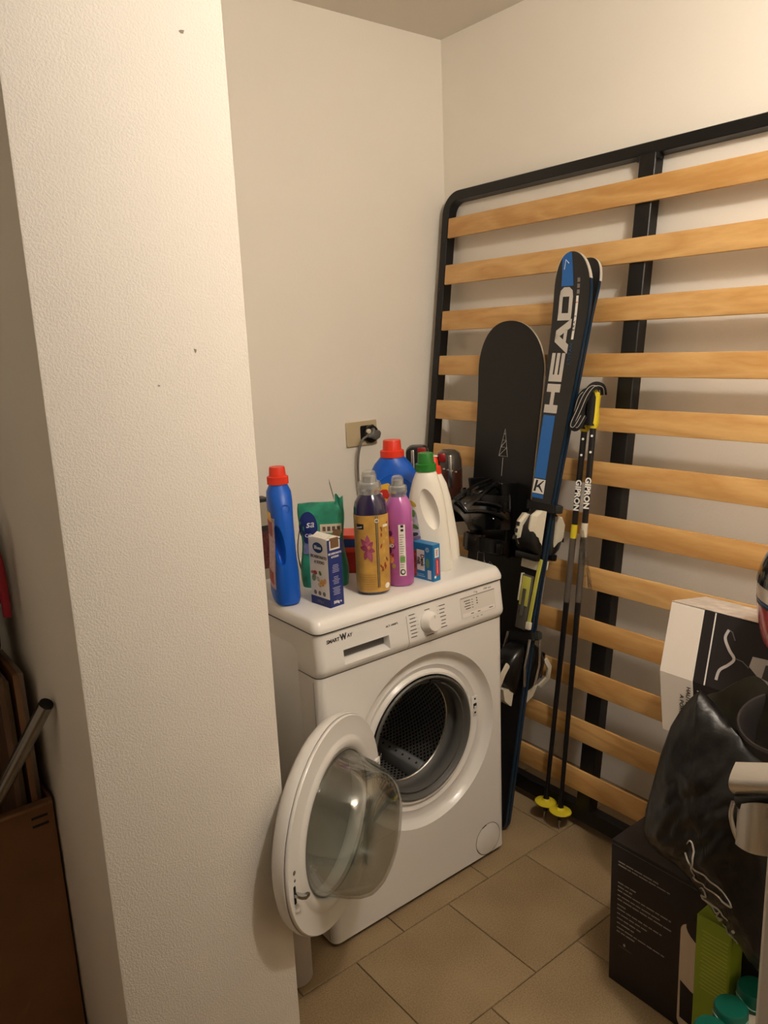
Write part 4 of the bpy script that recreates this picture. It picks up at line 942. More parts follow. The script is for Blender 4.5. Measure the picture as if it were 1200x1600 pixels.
decal(s1, ellipse(.030, .022, .006, .007, 14), lift(fs1, .0014), M_wprint, 'round_mark')
x, y = 1.178, 1.459
M_pink = mat('liquid_pink', (184, 100, 170), .22, coat=.5)
s2, RS2, fs2 = softener(x, y, 'clear softener bottle with pink liquid and white label strip', .0335, .277, M_pink, None, radians(-4), False)
slv2 = sleeve_ring(s2, RS2, .006, .165, mat('sleeve_pink', (168, 88, 150), .3, var=.12, vscale=30))
decal(s2, (.0, .0165, .030, .160), lift(fs2, .0010), M_wprint, 'label_strip', 6)
random.seed(11)
for k in range(15):
    zz = .052+.0058*k; decal(s2, (.002, .0085+random.uniform(0, .006), zz, zz+.0016), lift(fs2, .0014), M_pgrey, 'small_print', 3)
for zz in (.143, .153): decal(s2, (.0055, .0125, zz, zz+.0062), lift(fs2, .0014), M_print, 'pictogram', 3)
decal(s2, (.002, .0145, .066, .080), lift(fs2, .0015), mat('eco_green', (120, 168, 90), .5), 'green_mark', 3); decal(s2, ellipse(.008, .040, .0065, .0075, 14), lift(fs2, .0015), M_print, 'round_mark'); decal(s2, ellipse(.0085, .0405, .004, .0045, 12), lift(fs2, .0018), M_wprint, 'round_mark')
for k, (cx, cz, a, c) in enumerate([(-.018, .120, .0095, (206, 132, 70)), (-.022, .072, .011, (214, 150, 90)), (-.023, .094, .007, (110, 40, 80)), (-.020, .138, .007, (96, 34, 74)), (-.014, .055, .006, (170, 160, 70)), (-.026, .152, .006, (70, 30, 70)), (-.012, .104, .005, (120, 50, 84)), (-.016, .083, .005, (150, 40, 60))]):
    decal(s2, ellipse(cx, cz, a*.75, a, 14), lift(fs2, .0010+.0001*k), mat('fruit2_%d' % k, c, .4, var=.3, vscale=160), 'fruit_print')
text('brand_text', 'NO', .011, FRONT(-.020, fs2(-.020, .107)-.0025, .107) @ Matrix.Rotation(radians(-25), 4, 'Y'), M_wprint, s2, bold=.0003)

# 7 small blue carton
dA = Vector((1.2425, 1.408)); d_r = Vector((1.2675, 1.405))-dA
dk_ = thing('dishwasher_salt_box', 'small blue carton with white name panel lying by the pink softener bottle', 'carton', (dA.x, dA.y, TOP), .10)
dw, dd, dh = .0265, .070, .096
M_cblue = mat('carton_blue', (22, 116, 176), .45)
obj('body', bevel(box(0, dw, 0, dd, 0, dh), .0008, 1), M_cblue, dk_)
def dl(yy, z, rot=0): return basis((-.0006, yy, z), (0, -1, 0), (0, 0, 1), (-1, 0, 0)) @ Matrix.Rotation(rot, 4, 'Z')
obj('name_panel', box(-.0004, .0, .030, .056, .024, .078), M_wprint, dk_)
text('name_text', 'Denk', .017, dl(.037, .051, -pi/2), M_print, dk_, sx=.85, bold=.0003); text('name_text', 'mit', .017, dl(.049, .049, -pi/2), M_print, dk_, sx=.85, bold=.0003)
obj('orange_patch', box(-.0004, 0, .058, .0695, .006, .075), mat('patch_red', (170, 60, 60), .5, var=.5, vscale=120), dk_); obj('leaf_print', ([(-.0006, a, b) for a, b in ellipse(.019, .046, .006, .013)], [tuple(range(24))]), mat('leaf_green', (96, 150, 100), .5), dk_, None)
obj('round_logo', ([(-.0006, a, b) for a, b in ellipse(.019, .081, .0065, .0065)], [tuple(range(24))]), mat('logo_pale', (160, 196, 220), .5), dk_, None); text('logo_text', '24', .007, dl(.019, .081), M_cblue, dk_)
obj('barcode', box(-.0004, 0, .008, .020, .005, .028), mat('barcode_pale', (196, 204, 214), .5), dk_)
obj('small_print', box(-.0004, 0, .030, .058, .008, .010), mat('print_pale2', (150, 196, 224), .5), dk_); obj('small_print', box(-.0004, 0, .034, .062, .013, .0145), mat('print_pale2', (150, 196, 224), .5), dk_)
obj('side_panel_white', box(.006, .021, -.0005, 0, .062, .086), M_wprint, dk_); text('side_text', 'Denk', .0075, basis((.0135, -.0009, .074), (0, 0, -1), (1, 0, 0), (0, -1, 0)), mat('red_print2', (190, 40, 40), .5), dk_)
obj('side_panel_red', box(.008, .021, -.0005, 0, .015, .058), mat('side_red', (206, 48, 48), .5), dk_); obj('side_print', box(.0135, .0150, -.0008, -.0005, .020, .054), M_wprint, dk_); obj('side_mark', ([(a, -.0007, b) for a, b in ellipse(.006, .012, .0035, .0035)], [tuple(range(24))]), M_wprint, dk_, None)

# 8 big blue bottle behind
x, y = 1.322, 1.655
b2 = thing('detergent_bottle', 'wide round-shouldered blue detergent bottle with red cap behind the softeners', 'bottle', (x, y, TOP), facing(x, y, 0))
R2 = [(0, 0, .070, .036, 0, 2.6), (0, 0, .079, .042, .006, 2.6), (0, 0, .081, .043, .03, 2.5), (0, 0, .081, .043, .17, 2.4), (0, 0, .077, .042, .205, 2.3), (0, 0, .066, .040, .240, 2.2), (0, 0, .050, .036, .268, 2), (0, 0, .037, .031, .283, 2), (0, 0, .030, .028, .290, 2)]
bottle(b2, R2, M_bblue); measuring_cap(b2, 0, 0, .288, .0330, M_red, .017, .046)
f2 = surf(R2, .0008)
obj('shoulder_ridge', tube([(px_, f2(px_, pz_)+.001, pz_) for px_, pz_ in [(-.050+.1*i/16, .215+.030*sin(pi*i/16)) for i in range(17)]], .002, 8), M_bblue, b2, 60)
decal(b2, [(-.062, .20), (-.045, .214), (-.015, .222), (.002, .210), (.008, .19), (.004, .17), (-.02, .16), (-.062, .165)], f2, M_laby, 'label_top')
decal(b2, [(-.066, .188), (-.05, .203), (-.02, .205), (.0, .190), (-.01, .176), (-.066, .166)], lift(f2, .0005), mat('label_red', (196, 44, 36), .45), 'label_red')
text('brand_text', 'Bianco', .014, FRONT(-.036, f2(-.036, .195)-.0012, .193) @ Matrix.Rotation(radians(4), 4, 'Z'), M_wprint, b2, shear=.1, bold=.0003); text('brand_text', 'extra', .010, FRONT(-.042, f2(-.042, .180)-.0012, .180), M_wprint, b2)
decal(b2, (-.068, .055, .02, .163), f2, mat('label_art', (196, 150, 156), .5, var=.5, vscale=60), 'label_art')
for k in range(7): decal(b2, ellipse(-.055+.02*(k % 3), .14-.018*k, .010, .008, 12), lift(f2, .0006+.0001*k), mat('splash_%d' % k, [(60, 40, 60), (170, 30, 40), (214, 200, 190), (120, 60, 110)][k % 4], .5), 'label_print')

# 9 white bottle with green cap and big grip
x, y = 1.312, 1.502
b3 = thing('bleach_bottle', 'white bottle with green cap and large oval grip dent', 'bottle', (x, y, TOP), facing(x, y, radians(4)))
R3 = [(.008, 0, .048, .030, 0, 3), (.008, 0, .052, .034, .005, 3), (.006, 0, .053, .035, .03, 3), (.002, 0, .052, .035, .10, 2.8), (-.002, 0, .050, .034, .16, 2.6), (-.003, 0, .044, .033, .205, 2.4), (-.003, 0, .035, .030, .240, 2.2), (-.002, 0, .027, .026, .262, 2), (-.002, 0, .022, .022, .268, 2)]
bd3 = bottle(b3, R3, M_wbot)
local_cut(b3, bd3, (.003, -.038, .170), (.0215, .030, .058), Matrix.Rotation(radians(-16), 4, 'Y'))
measuring_cap(b3, -.002, 0, .266, .0275, M_green, .018, .047)
f3 = surf(R3, .0007)
decal(b3, [(-.050, .04), (-.030, .045), (-.020, .075), (-.026, .12), (-.032, .16), (-.044, .19), (-.047, .15)], f3, mat('label_flowers', (180, 178, 196), .5, var=.35, vscale=70), 'label')
for k, (cx, cz, c) in enumerate([(-.040, .160, (90, 130, 60)), (-.036, .125, (70, 110, 50)), (-.032, .095, (120, 110, 150)), (-.026, .07, (90, 80, 130)), (-.040, .185, (196, 170, 60)), (-.038, .105, (60, 60, 70))]): decal(b3, ellipse(cx, cz, .005, .010, 10, k), lift(f3, .0006+.0001*k), mat('fl_%d' % k, c, .5), 'label_print')
# 10 white bottle with red trigger cap
x, y = 1.420, 1.566
b4 = thing('bleach_bottle', 'white bottle with tilted red child-proof cap behind the green-capped one', 'bottle', (x, y, TOP), facing(x, y, radians(10)))
R4 = [(.0, 0, .042, .036, 0, 3.2), (.0, 0, .045, .038, .004, 3.2), (-.001, 0, .044, .038, .05, 3), (-.005, 0, .037, .035, .12, 2.8), (-.008, 0, .032, .032, .17, 2.6), (-.012, 0, .026, .027, .21, 2.3), (-.016, 0, .018, .019, .235, 2), (-.017, 0, .016, .016, .240, 2)]
bottle(b4, R4, M_wbot)
cp4 = obj('cap', xf(join(ribbed(.0185, 0, .020, 18, .0015), lathe([(.013, .020), (.012, .045), (.010, .048), (.0005, .048)], 24, False)), Matrix.Translation((-.017, 0, .236)) @ Matrix.Rotation(radians(-6), 4, 'Y')), M_red, b4, 40)
obj('cap_ring', xf(lathe([(.010, 0), (.012, .002), (.014, 0)], 20, False, False), Matrix.Translation((-.022, 0, .286))), M_whitep, cp4)

# 11 cordless hand vacuum behind the bottles (black motor body, smoky dust bin, red catches)
x, y = 1.575, 1.77
hv = thing('hand_vacuum', 'black cordless hand vacuum with red catches behind the bottles', 'vacuum cleaner', (1.660, 1.868, 0), facing(x, y, 0))
hv.scale = (1.06, 1.06, .982)
M_smoke = mat('smoky_bin', (70, 64, 58), .18, coat=.5)
obj('base', lathe([(.05, 0), (.055, .01), (.05, .03), (.03, .04)], 32), M_blackp, hv)
obj('tube', lathe([(.018, .03), (.018, .93)], 24), M_blackm, hv)
mb = obj('motor_body', bevel(prism(rrect(-.082, -.012, .90, 1.135, .022), -.03, .03), .008, 2), M_blackp, hv)
obj('motor_stripe', rbox(-.066, -.056, -.034, -.029, .95, 1.125, .002), M_chrome, mb); obj('red_catch', rbox(-.046, -.020, -.033, -.028, 1.105, 1.132, .003), mat('catch_red', (150, 20, 24), .3), mb)
hd = obj('handle', tube(spl([(-.030, -.012, 1.075), (-.008, -.012, 1.092), (.012, -.012, 1.085), (.030, -.012, 1.06)]), .012, 12), mat('handle_grey', (86, 80, 74), .4), hv, 60)
db = obj('dust_bin', lathe([(.036, .90), (.040, .93), (.040, 1.06), (.0395, 1.085), (.034, 1.108), (.020, 1.118), (.0005, 1.12)], 36, True, False), M_smoke, hv, 60)
db.location = (.048, 0, 0)
obj('bin_dirt', xf(lathe([(.0402, .935), (.0404, 1.04), (.0402, 1.055)], 36, False, False), Matrix.Identity(4)), mat('dirt_brown', (64, 34, 24), .3, coat=.4), db)
obj('red_catch', rbox(-.030, -.010, -.043, -.034, 1.085, 1.112, .003), mat('catch_red', (150, 20, 24), .3), db); obj('bin_clip', rbox(-.004, .008, -.043, -.037, 1.0, 1.105, .002), M_chrome, db)

# ------------------------------------------------------------------ socket and plug on the back wall
so = thing('wall_socket', 'cream wall socket plate on the back wall with a black insert', 'socket', (1.561, YW, 1.146))
obj('plate', bevel(prism(rrect(-.064, .064, -.0415, .0415, .004, 3), -.008, 0), .002, 1), mat('socket_cream', (196, 180, 146), .4), so)
obj('insert', bevel(prism(rrect(-.008, .052, -.024, .026, .006, 4), -.0095, -.006), .0015, 1), M_blackm, so)
pg2 = thing('power_plug', 'grey right-angle mains plug with cable hanging from the wall socket', 'plug', (1.561, YW, 1.146))
PM = basis((.030, -.0095, -.004), (1, 0, 0), (0, 0, 1), (0, -1, 0))
obj('adapter', xf(lathe([(.030, 0), (.030, .012), (.026, .016)], 32), PM), M_blackp, pg2)
obj('plug_body', xf(bevel(prism([(-.028, -.009), (-.010, -.012), (.008, -.020), (.022, -.014), (.027, .002), (.022, .012), (.004, .013), (.002, .022), (-.006, .022), (-.010, .006), (-.028, .002)], .014, .032, 'z'), .004, 2), PM), mat('plug_grey', (104, 102, 98), .5), pg2, 50)
obj('pull_ring', xf(lathe([(.004, 0), (.0075, .003), (.008, .012), (.005, .015), (.0005, .0155)], 16, False), PM @ Matrix.Translation((-.020, .012, .014))), M_ivory, pg2)
cab = spl([(.004, -.030, -.008), (-.020, -.030, -.022), (-.034, -.026, -.070), (-.036, -.022, -.140), (-.026, -.020, -.230), (-.012, -.020, -.300), (.01, -.03, -.42)])
obj('cable', tube(cab, .0042, 10), mat('cable_grey', (112, 108, 102), .5), pg2, 60)

# ------------------------------------------------------------------ right-hand pile
M_kbox = mat('box_black_card', (32, 27, 28), .5, spec=.35)
BX, BYT, BYN, BZ = 1.298, .905, .500, .360
fb = thing('appliance_box', 'large black appliance carton with small white text standing on the floor', 'box', (BX, BYT, 0))
obj('body', bevel(box(0, .30, -(BYT-BYN), 0, 0, BZ), .002, 2), M_kbox, fb)
obj('lid_line', box(-.0006, .0, -(BYT-BYN), 0, BZ-.010, BZ-.0088), mat('fold_grey', (92, 84, 80), .6), fb)
M_small = mat('print_dim', (150, 142, 138), .6)
random.seed(5)
lines = [(.314, .098), (.306, .125), (.262, .045), (.252, .036), (.242, .130), (.230, .110), (.220, .132), (.206, .022), (.196, .110), (.184, .075), (.172, .060), (.160, .050), (.148, .122), (.138, .048)]
for z, ln in lines:
    y0 = -.019
    while ln > .004:
        seg = min(ln, random.uniform(.008, .022)); obj('text_line', box(-.0006, 0, y0-seg, y0, z-.0013, z+.0013), M_small, fb); y0 -= seg+.0025; ln -= seg+.0025
obj('emblem', ([(-.0007, a, b) for a, b in ellipse(-.040, .112, .003, .004, 12)], [tuple(range(12))]), M_small, fb, None)
obj('text_line', box(-.0006, 0, -.058, -.024, .102, .1035), mat('print_dimmer', (86, 80, 78), .6), fb)
# printed appliance picture
M_cream = mat('print_cream', (206, 188, 170), .55)
obj('picture', prism([(a-BYT, b) for a, b in rrect(.60, .733, -.06, .262, .022)][:], -.0009, -.0001, 'x') if False else prism([(a, b) for a, b in rrect(-.300, -.172, .003, .262, .022)], -.0009, -.0001, 'x'), M_cream, fb, None)
obj('picture', prism([(a, b) for a, b in ellipse(-.235, .250, .052, .030, 24, .2)], -.0013, -.0009, 'x'), M_kbox, fb, None)
obj('picture', prism([(-.295, .010), (-.178, .030), (-.176, .120), (-.200, .108), (-.295, .090)], -.0013, -.0009, 'x'), M_kbox, fb, None)

hc = thing('moving_carton', 'brown carton hidden under the white and black box behind the bag', 'carton', (1.46, .80, BZ))
obj('body', bevel(box(0, .13, -.26, 0, .001, .222), .002, 1), mat('cardboard', (150, 108, 66), .8, var=.1, vscale=14), hc)
obj('tape', box(.045, .085, -.2602, .0002, .2222, .2226), mat('tape_tan', (176, 138, 88), .3), hc)
# white / black box with slanted upper face
sec = [(1.434, .585), (1.436, .720), (1.496, .860), (1.640, .835), (1.660, .585)]
wb = thing('product_box', 'white and black product box with silver appliance picture above the black bag', 'box', (1.434, .89, .585))
def wsec(y, sh=0): return [(a-1.434, y-.89+((b-.72)*.10 if b > .7 else (.72-b)*-.10), b-.585) for a, b in sec]
obj('body', bevel(loft([wsec(.812), wsec(.470)]), .0015, 1), M_kbox, wb, 12)
obj('white_end', bevel(loft([wsec(.890), wsec(.812)]), .0015, 1), mat('box_white_card', (226, 218, 208), .55), wb, 12)
obj('top_film', ([(.0625, .013, .2762), (.0625, -.39, .2762), (.205, -.39, .2510), (.205, .013, .2510), (.0625, .013, .2772), (.0625, -.39, .2772), (.205, -.39, .2520), (.205, .013, .2520)], [(0, 1, 2, 3), (7, 6, 5, 4), (0, 4, 5, 1), (1, 5, 6, 2), (2, 6, 7, 3), (3, 7, 4, 0)]), mat('film_white', (206, 198, 190), .25, var=.15, vscale=40, bump=.6, bscale=30), wb)
upv = Vector((.060, .0140, .140)).normalized(); nv = Vector((-.919, 0, .394)); rv = Vector((0, -1, 0)); 
def UF(y, k, lift=.0008): return Vector((.002, y-.89, .135))+Vector((.060, .014, .140))*k+nv*lift      # k 0..1 up the slanted face
def ufpatch(pts, m, nm, lift=.0008): return obj(nm, ([tuple(UF(y, k, lift)) for y, k in pts], [tuple(range(len(pts)))]), m, wb, None)
ufpatch([(.7865, 0), (.7835, 0), (.7835, 1), (.7865, 1)], M_wprint, 'white_line')
M_silverp = mat('print_silver', (190, 184, 182), .4)
def ufline(pts, wd, m, nm='picture'):
    P = [UF(y, k, .0012) for y, k in pts]; obj(nm, tube(P, 0, flat=(.0006, wd), up=tuple(nv)), m, wb, None)
ufline(spl([(.752, .82, 0), (.757, .70, 0), (.745, .56, 0), (.732, .46, 0), (.742, .36, 0), (.758, .26, 0), (.762, .12, 0)])[:] and [(p[0], p[1]) for p in spl([(.752, .82, 0), (.757, .70, 0), (.745, .56, 0), (.732, .46, 0), (.742, .36, 0), (.758, .26, 0), (.762, .12, 0)])], .006, M_silverp)
ufline([(.752, .82), (.744, .80), (.736, .70)], .002, mat('print_grey2', (110, 104, 102), .5)); ufline([(.73, .47), (.715, .46), (.700, .40)], .002, mat('print_grey2', (110, 104, 102), .5))
ufpatch([(.700, .42), (.696, .56), (.600, .60), (.600, .20), (.668, .26)], M_silverp, 'picture', .001); ufpatch([(.672, .32), (.668, .50), (.62, .54), (.62, .26)], mat('print_darkgrey', (58, 52, 52), .5), 'picture', .0016)
LF = lambda y, z: basis((-.0012, y-.89, z-.585), (0, 0, -1), (0, -1, 0), (-1, 0, 0))
text('slogan', 'HAUTE PERFORMANCE', .0125, LF(.8185, .640), M_print, wb, ext=.0002, bold=.0002); text('slogan', 'A PORTEE DE MAIN', .0125, LF(.8330, .628), M_print, wb, ext=.0002, bold=.0002)
text('slogan', 'PURE', .013, LF(.795, .690), M_wprint, wb, ext=.0002)
# helmet on the box
hm = thing('ski_helmet', 'white and red helmet with dark visor at the right edge of the picture', 'helmet', (1.470, .546, .8635))
HR = .135
def hel(v0, v1, k=1.0, m=None, nm='shell', a0=0, a1=360):
    rings = []; n = 40
    for i in range(9):
        v = v0+(v1-v0)*i/8; zc = v; q = (zc-.10)/.15; rr = HR*k*sqrt(max(.02, 1-max(-.75, q)**2*(1 if q > 0 else .45)))
        rings.append([(rr*cos(radians(a0+(a1-a0)*j/n)), rr*1.08*sin(radians(a0+(a1-a0)*j/n)), zc) for j in range(n+1)])
    return obj(nm, loft(rings, False, False, closed=False), m, hm, 60)
M_hred = mat('helmet_red', (186, 34, 38), .25, coat=.5); M_hwhite = mat('helmet_white', (224, 214, 204), .25, coat=.5)
hel(.0, .078, 1.0, M_hred, 'lower_shell'); hel(.078, .090, 1.002, M_print, 'dark_stripe'); hel(.084, .087, 1.006, M_blue, 'blue_stripe'); hel(.090, .116, 1.004, M_hwhite, 'white_band'); hel(.116, .246, 1.0, M_hwhite, 'upper_shell'); hel(.118, .205, 1.02, mat('visor_dark', (22, 20, 20), .12, coat=.6), 'visor', 90, 290)
obj('crown', xf(lathe([(.045, .0), (.02, .006), (.0005, .008)], 40, False, False), Matrix.Translation((0, 0, .243)) @ Matrix.Diagonal((1, 1.08, 1, 1))), M_hwhite, hm)
obj('lining', lathe([(.10, .0), (.10, .004), (.0005, .004)], 32, True, False), M_blackm, hm)

# black plastic carrier bag slumped on the box
out = [(1.27, 0.701, 0.793), (1.268, 0.677, 0.774), (1.265, 0.652, 0.756), (1.263, 0.626, 0.737), (1.26, 0.598, 0.722), (1.256, 0.564, 0.708), (1.252, 0.517, 0.685), (1.25, 0.497, 0.574), (1.249, 0.487, 0.43), (1.249, 0.487, 0.285), (1.252, 0.516, 0.278), (1.255, 0.548, 0.291), (1.258, 0.581, 0.315), (1.261, 0.615, 0.337), (1.265, 0.654, 0.366), (1.269, 0.689, 0.389), (1.273, 0.731, 0.403), (1.278, 0.777, 0.408), (1.281, 0.806, 0.418), (1.282, 0.818, 0.439), (1.281, 0.812, 0.489), (1.28, 0.798, 0.554), (1.278, 0.783, 0.621), (1.276, 0.762, 0.693), (1.274, 0.738, 0.743), (1.272, 0.72, 0.77)]
bg = thing('carrier_bag', 'black plastic carrier bag with white script slumped over the black carton', 'bag', (1.30, .62, BZ))
bO_ = Vector((1.30, .62, BZ))
M_bag = mat('bag_black', (20, 19, 18), .34, spec=.4, bump=.5, bscale=34)
# dense outline
dense = []
for i in range(len(out)):
    a, b = Vector(out[i]), Vector(out[(i+1) % len(out)])
    for k in range(6): dense.append(a.lerp(b, k/6))
cB = Vector((1.262, .640, .545))
def bagfront(p, t):
    q = cB+(p-cB)*t
    cre = .012*noise.noise(Vector((q.y*14, q.z*9, .3)))+.010*(1-2*abs(noise.noise(Vector((q.y*26+q.z*14, q.z*13, 2.1)))))*.7+.004*noise.noise(Vector((q.y*60+q.z*30, q.z*40, 5.1)))
    q.x += -.075*(1-t**2.4)**.8+cre*(1-t**6); return q
def bagback(p, t):
    q = cB+(p-cB)*t; k = min(1, max(0, (q.z-.42)/.18)); k = k*k*(3-2*k)
    q.x = q.x+(1-t*t)*(.012+.12*k)+.002; 
    return q
NT = 30; rings = []
for i in range(1, NT+1): rings.append([bagfront(p, i/NT)-bO_ for p in dense])
for i in range(NT-1, 0, -2): rings.append([bagback(p, i/NT)-bO_ for p in dense])
V, F = loft(rings, True, True)
obj('body', (V, F), M_bag, bg, 60)
# rear lip of the opening rising behind
lip = [(1.300, .735, .735), (1.330, .733, .742), (1.355, .712, .756), (1.372, .690, .777), (1.380, .667, .795), (1.378, .635, .796), (1.370, .590, .778), (1.350, .53, .75)]
LIP = spl(lip, 4)
def lipf(u, v):
    i = min(len(LIP)-1, int(round(u*(len(LIP)-1)))); p = Vector(LIP[i]); n = noise.noise(Vector((u*7, v*5, 4)))*.008
    return (p.x-.30-1+n-.035*v, p.y-.62, p.z-BZ-.17*v+n*.5)
obj('rear_lip', shell(lipf, len(LIP)-1, 8, .0012), mat('bag_olive', (40, 37, 28), .3, var=.2, vscale=30, bump=.3, bscale=40), bg, 60)
# script lettering along the front
def onbag(y, z, lift=.0015):
    q = Vector((0, y, z)); d = q-Vector((0, cB.y, cB.z)); d.x = 0
    # fraction of the outline in this direction
    best = None
    ang = math.atan2(d.z, d.y)
    for p in dense:
        e = math.atan2(p.z-cB.z, p.y-cB.y); df = abs((e-ang+pi) % (2*pi)-pi)
        if best is None or df < best[0]: best = (df, p)
    p = best[1]; R0 = math.hypot(p.y-cB.y, p.z-cB.z); t = min(.98, math.hypot(d.y, d.z)/R0); f = bagfront(p, t)
    return (f.x-lift-bO_.x, y-bO_.y, z-bO_.z)
script = [[(.672, .520), (.664, .532), (.656, .520), (.655, .490), (.662, .470), (.658, .455)], [(.676, .498), (.650, .478), (.615, .470), (.585, .458), (.580, .444)], [(.661, .451), (.640, .449), (.610, .447), (.581, .443)], [(.652, .428), (.644, .436), (.636, .424), (.650, .412), (.640, .404)], [(.640, .410), (.612, .408), (.592, .402)], [(.640, .404), (.622, .392), (.612, .402), (.624, .378), (.610, .384), (.622, .368)], [(.612, .366), (.600, .372), (.606, .352), (.592, .356), (.600, .342), (.585, .345), (.592, .330)]]
for k, st in enumerate(script):
    P = spl([onbag(y, z) for y, z in st], 5)
    P = [onbag(p[1]+bO_.y, p[2]+bO_.z) for p in P]
    obj('script_lettering', tube(P, [.0011+.0009*abs(sin(3*i/len(P)+k)) for i in range(len(P))], 6), mat('script_silver', (176, 170, 160), .4), bg, 60)
obj('script_lettering', xf(lathe([(.003, -.001), (.003, .001)], 12), Matrix.Translation(onbag(.577, .392)) @ Matrix.Rotation(pi/2, 4, 'Y')), mat('script_silver', (176, 170, 160), .4), bg)
# dark rolled rim of the pan inside the bag, and the bright steel handle that pokes out
pn = thing('frying_pan', 'dark round pan rim showing inside the open black bag', 'pan', (1.350, .565, .640))
pn.scale = (.70, .70, .85)
obj('pan_wall', xf(lathe([(.10, 0), (.105, .004), (.115, .10), (.118, .14), (.114, .145), (.111, .14), (.108, .10), (.098, .010), (.0005, .008)], 56, True, False), Matrix.Rotation(radians(-14), 4, 'Y')), mat('pan_grey', (46, 42, 42), .5), pn, 50)
obj('pan_rim', xf(lathe([(.1175, .138), (.121, .142), (.118, .147), (.113, .146)], 56, False, False), Matrix.Rotation(radians(-14), 4, 'Y')), mat('pan_rim', (66, 60, 58), .35, metal=.5), pn, 60)
sh = thing('steel_handle', 'shiny curved steel handle poking out through the black bag', 'handle', (1.18, .53, .60))
M_br = mat('brushed_steel', (214, 211, 206), .3, metal=1, bump=.05, bscale=300)
def stl(u, v):
    a = radians(150-120*u); return (.008-.030*sin(pi*v)*.6-.012*sin(pi*u), .02+.052*cos(a)*-1-.02*u, .052+.085*sin(a)*.9+.055*(v-.5)*(1-.2*u))
obj('upper_band', shell(lambda u, v: (.005-.026*sin(pi*v), .048-.075*u+.006*v, .070+.078*v*(1-.25*u)+.030*u-.020*v*(1-u)), 10, 12, .002), M_br, sh, 60)
obj('lower_cup', shell(lambda u, v: (.005-.034*sin(pi*(.1+.8*u)), .040-.10*u, -.015+.075*v+.035*u+.02*sin(pi*u)*v), 16, 6, .002), M_br, sh, 60)
obj('hinge_lug', tube(spl([(-.004, .050, .060), (-.006, .052, .035), (-.006, .046, .010), (-.004, .036, -.012)]), [.004]*19, 10), M_br, sh, 60)
obj('grip_core', tube(spl([(.0, .04, .062), (-.002, .01, .085), (.0, -.04, .11)]), .014, 12), M_blackp, sh, 60)

# green pack and three white tubs with teal lids in front of the carton
gp_ = thing('green_pack', 'lime green paper pack with fine printed text leaning on the black carton', 'pack', (1.245, .672, 0))
M_lime2 = mat('pack_green', (128, 148, 30), .55)
obj('body', bevel(box(0, .048, -.070, 0, 0, .345), .002, 1), M_lime2, gp_)
for k in range(16): obj('text_line', box(-.0005, 0, -.066+.001*(k % 3), -.012-.003*(k % 2), .315-.0085*k, .3165-.0085*k), mat('pack_print', (176, 180, 84), .55), gp_)
M_teal = mat('lid_teal', (10, 84, 70), .35); M_tub = mat('tub_white', (214, 210, 200), .35)
for i, (tx, ty, lb) in enumerate([(1.117, .565, 'white tub with teal lid nearest to the camera at the bottom edge'), (1.186, .566, 'white tub with teal lid in the middle of the row of three'), (1.257, .560, 'white tub with teal lid farthest back under the black bag')]):
    t = thing('spray_tub', lb, 'tub', (tx, ty, 0), group='white tubs with teal lids')
    if i == 0:
        parts = [obj('body', lathe([(.026, 0), (.029, .004), (.029, .205), (.027, .215)], 36), M_tub, t, 40), obj('lid', lathe([(.0285, .214), (.0295, .217), (.0295, .246), (.027, .250), (.0005, .250)], 40, True, False), M_teal, t, 40),
                 obj('lid_wave', tube([(.0297*cos(a), .0297*sin(a), .230+.006*sin(3*a)) for a in [2*pi*k/48 for k in range(48)]], .0012, 6, closed=True), mat('wave_pale', (120, 160, 144), .4), t, 60)]
    else:
        for p_ in parts: c = p_.copy(); COL.objects.link(c); c.parent = t

# ------------------------------------------------------------------ left-hand store behind the partition
M_card = mat('cardboard_dark', (130, 94, 62), .85, var=.08, vscale=9)
cbx = thing('cardboard_box', 'large brown cardboard box with folded flap left of the partition', 'box', (.05, 1.695, 0))
def wall5(x0, x1, y0, y1, z1, th=.006):
    return join(box(x0, x1, y0, y0+th, 0, z1), box(x0, x1, y1-th, y1, 0, z1), box(x0, x0+th, y0+th, y1-th, 0, z1), box(x1-th, x1, y0+th, y1-th, 0, z1), box(x0+th, x1-th, y0+th, y1-th, 0, th))
obj('body', wall5(-.32, .268, -.155, .06, .580), M_card, cbx, None)
obj('flap', ([(-.32, -.155, .578), (.268, -.155, .578), (.262, -.185, .585), (-.32, -.190, .583), (-.32, -.151, .582), (.268, -.151, .582), (.262, -.181, .589), (-.32, -.186, .587)], [(0, 1, 2, 3), (7, 6, 5, 4), (0, 4, 5, 1), (1, 5, 6, 2), (2, 6, 7, 3), (3, 7, 4, 0)]), M_card, cbx, None)
for k in range(2): obj('slot_mark', box(.225, .256, -.1562, -.155, .546-.018*k, .551-.018*k), M_print, cbx)
mt = thing('metal_tube', 'chrome tube with black end leaning out of the cardboard box', 'tube', (.086, 1.680, .316))
a0 = Vector((.086, 1.680, .316)); e1 = Vector((.308, 1.425, .828))
pts = [Vector((0, 0, 0)), (e1-a0)*.5, e1-a0]
a_dir = (e1-a0).normalized()
obj('tube', tube([tuple(p) for p in pts], .0135, 24), mat('chrome_tube', (150, 146, 140), .25, metal=1), mt, 60)
obj('end_cap', tube([tuple(e1-a0-a_dir*.004), tuple(e1-a0+a_dir*.003)], .0125, 24), M_blackm, mt, 60)
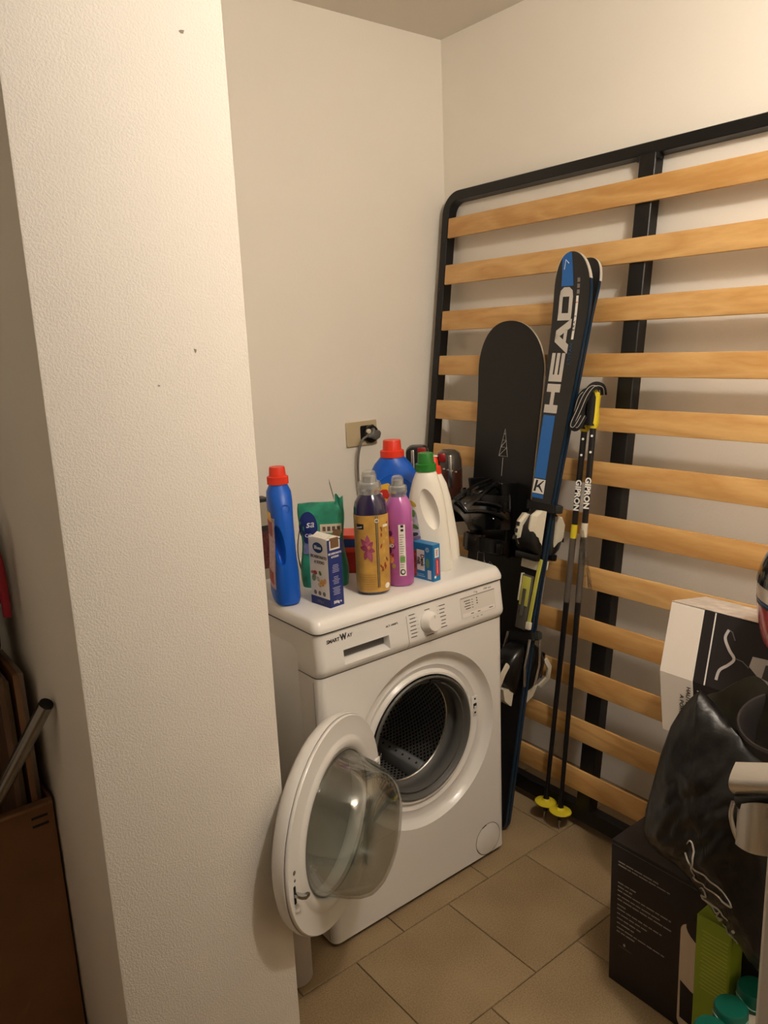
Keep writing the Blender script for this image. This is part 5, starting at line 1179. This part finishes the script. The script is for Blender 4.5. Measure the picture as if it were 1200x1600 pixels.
for i, (bx, bz, by, cc, lb) in enumerate([(.302, .842, 1.60, (150, 138, 124), 'pale thin board standing nearest the partition'), (.288, .852, 1.59, (120, 82, 52), 'reddish brown thin board second from the partition'), (.274, .832, 1.60, (168, 150, 122), 'cream edged thin board third from the partition'), (.260, .855, 1.59, (92, 66, 46), 'dark brown thin board farthest from the partition')]):
    t = thing('board', lb, 'board', (bx, by, 0), group='thin boards stored upright')
    obj('panel', bevel(box(-.005, .005, -.02-.02*(i % 2), .14, .007, bz), .0015, 1), mat('board_%d' % i, cc, .6, var=.15, vscale=20), t)
    obj('edge_strip', box(-.0053, .0053, -.022-.02*(i % 2), -.020-.02*(i % 2), .008, bz-.002), mat('board_edge_%d' % i, tuple(min(255, c+30) for c in cc), .6), t)
cr8 = thing('storage_crate', 'grey plastic crate stacked beside the thin boards', 'crate', (.07, 1.845, 0))
M_crate = mat('crate_grey', (112, 106, 100), .6)
obj('body', join(box(-.25, .150, -.04, -.034, 0, .845), box(-.25, .150, .154, .16, 0, .845), box(-.25, -.244, -.034, .154, 0, .845), box(.144, .150, -.034, .154, 0, .845), box(-.244, .144, -.034, .154, 0, .006), box(-.244, .144, -.034, .154, .825, .835)), M_crate, cr8, None)
obj('rim', join(box(-.258, .158, -.048, -.038, .835, .856), box(-.258, .158, .158, .166, .835, .856), box(.148, .158, -.038, .158, .835, .856), box(-.258, -.248, -.038, .158, .835, .856)), M_crate, cr8, None)
rb = thing('sports_bag', 'black bag with red piping on the grey crate', 'bag', (.112, 1.70, .857))
obj('body', loft([sring(0, 0, .185*k, .115*k2, z, 36, 3) for z, k, k2 in ((0, .9, .9), (.02, .98, 1), (.14, 1.0, 1), (.24, .95, .85), (.29, .8, .55), (.30, .6, .3))]), mat('bag_cloth', (30, 26, 30), .85, bump=.2, bscale=200), rb, 60)
M_rp = mat('piping_red', (168, 34, 52), .6)
obj('piping', tube([(.186*cos(a), -.06, .15+.145*sin(a)) for a in [2*pi*k/60 for k in range(60)]], .006, 8, closed=True), M_rp, rb, 60)
obj('carry_handle', tube(spl([(.12, -.11, .20), (.16, -.125, .27), (.182, -.12, .22), (.186, -.11, .10)]), .008, 8), M_rp, rb, 60)
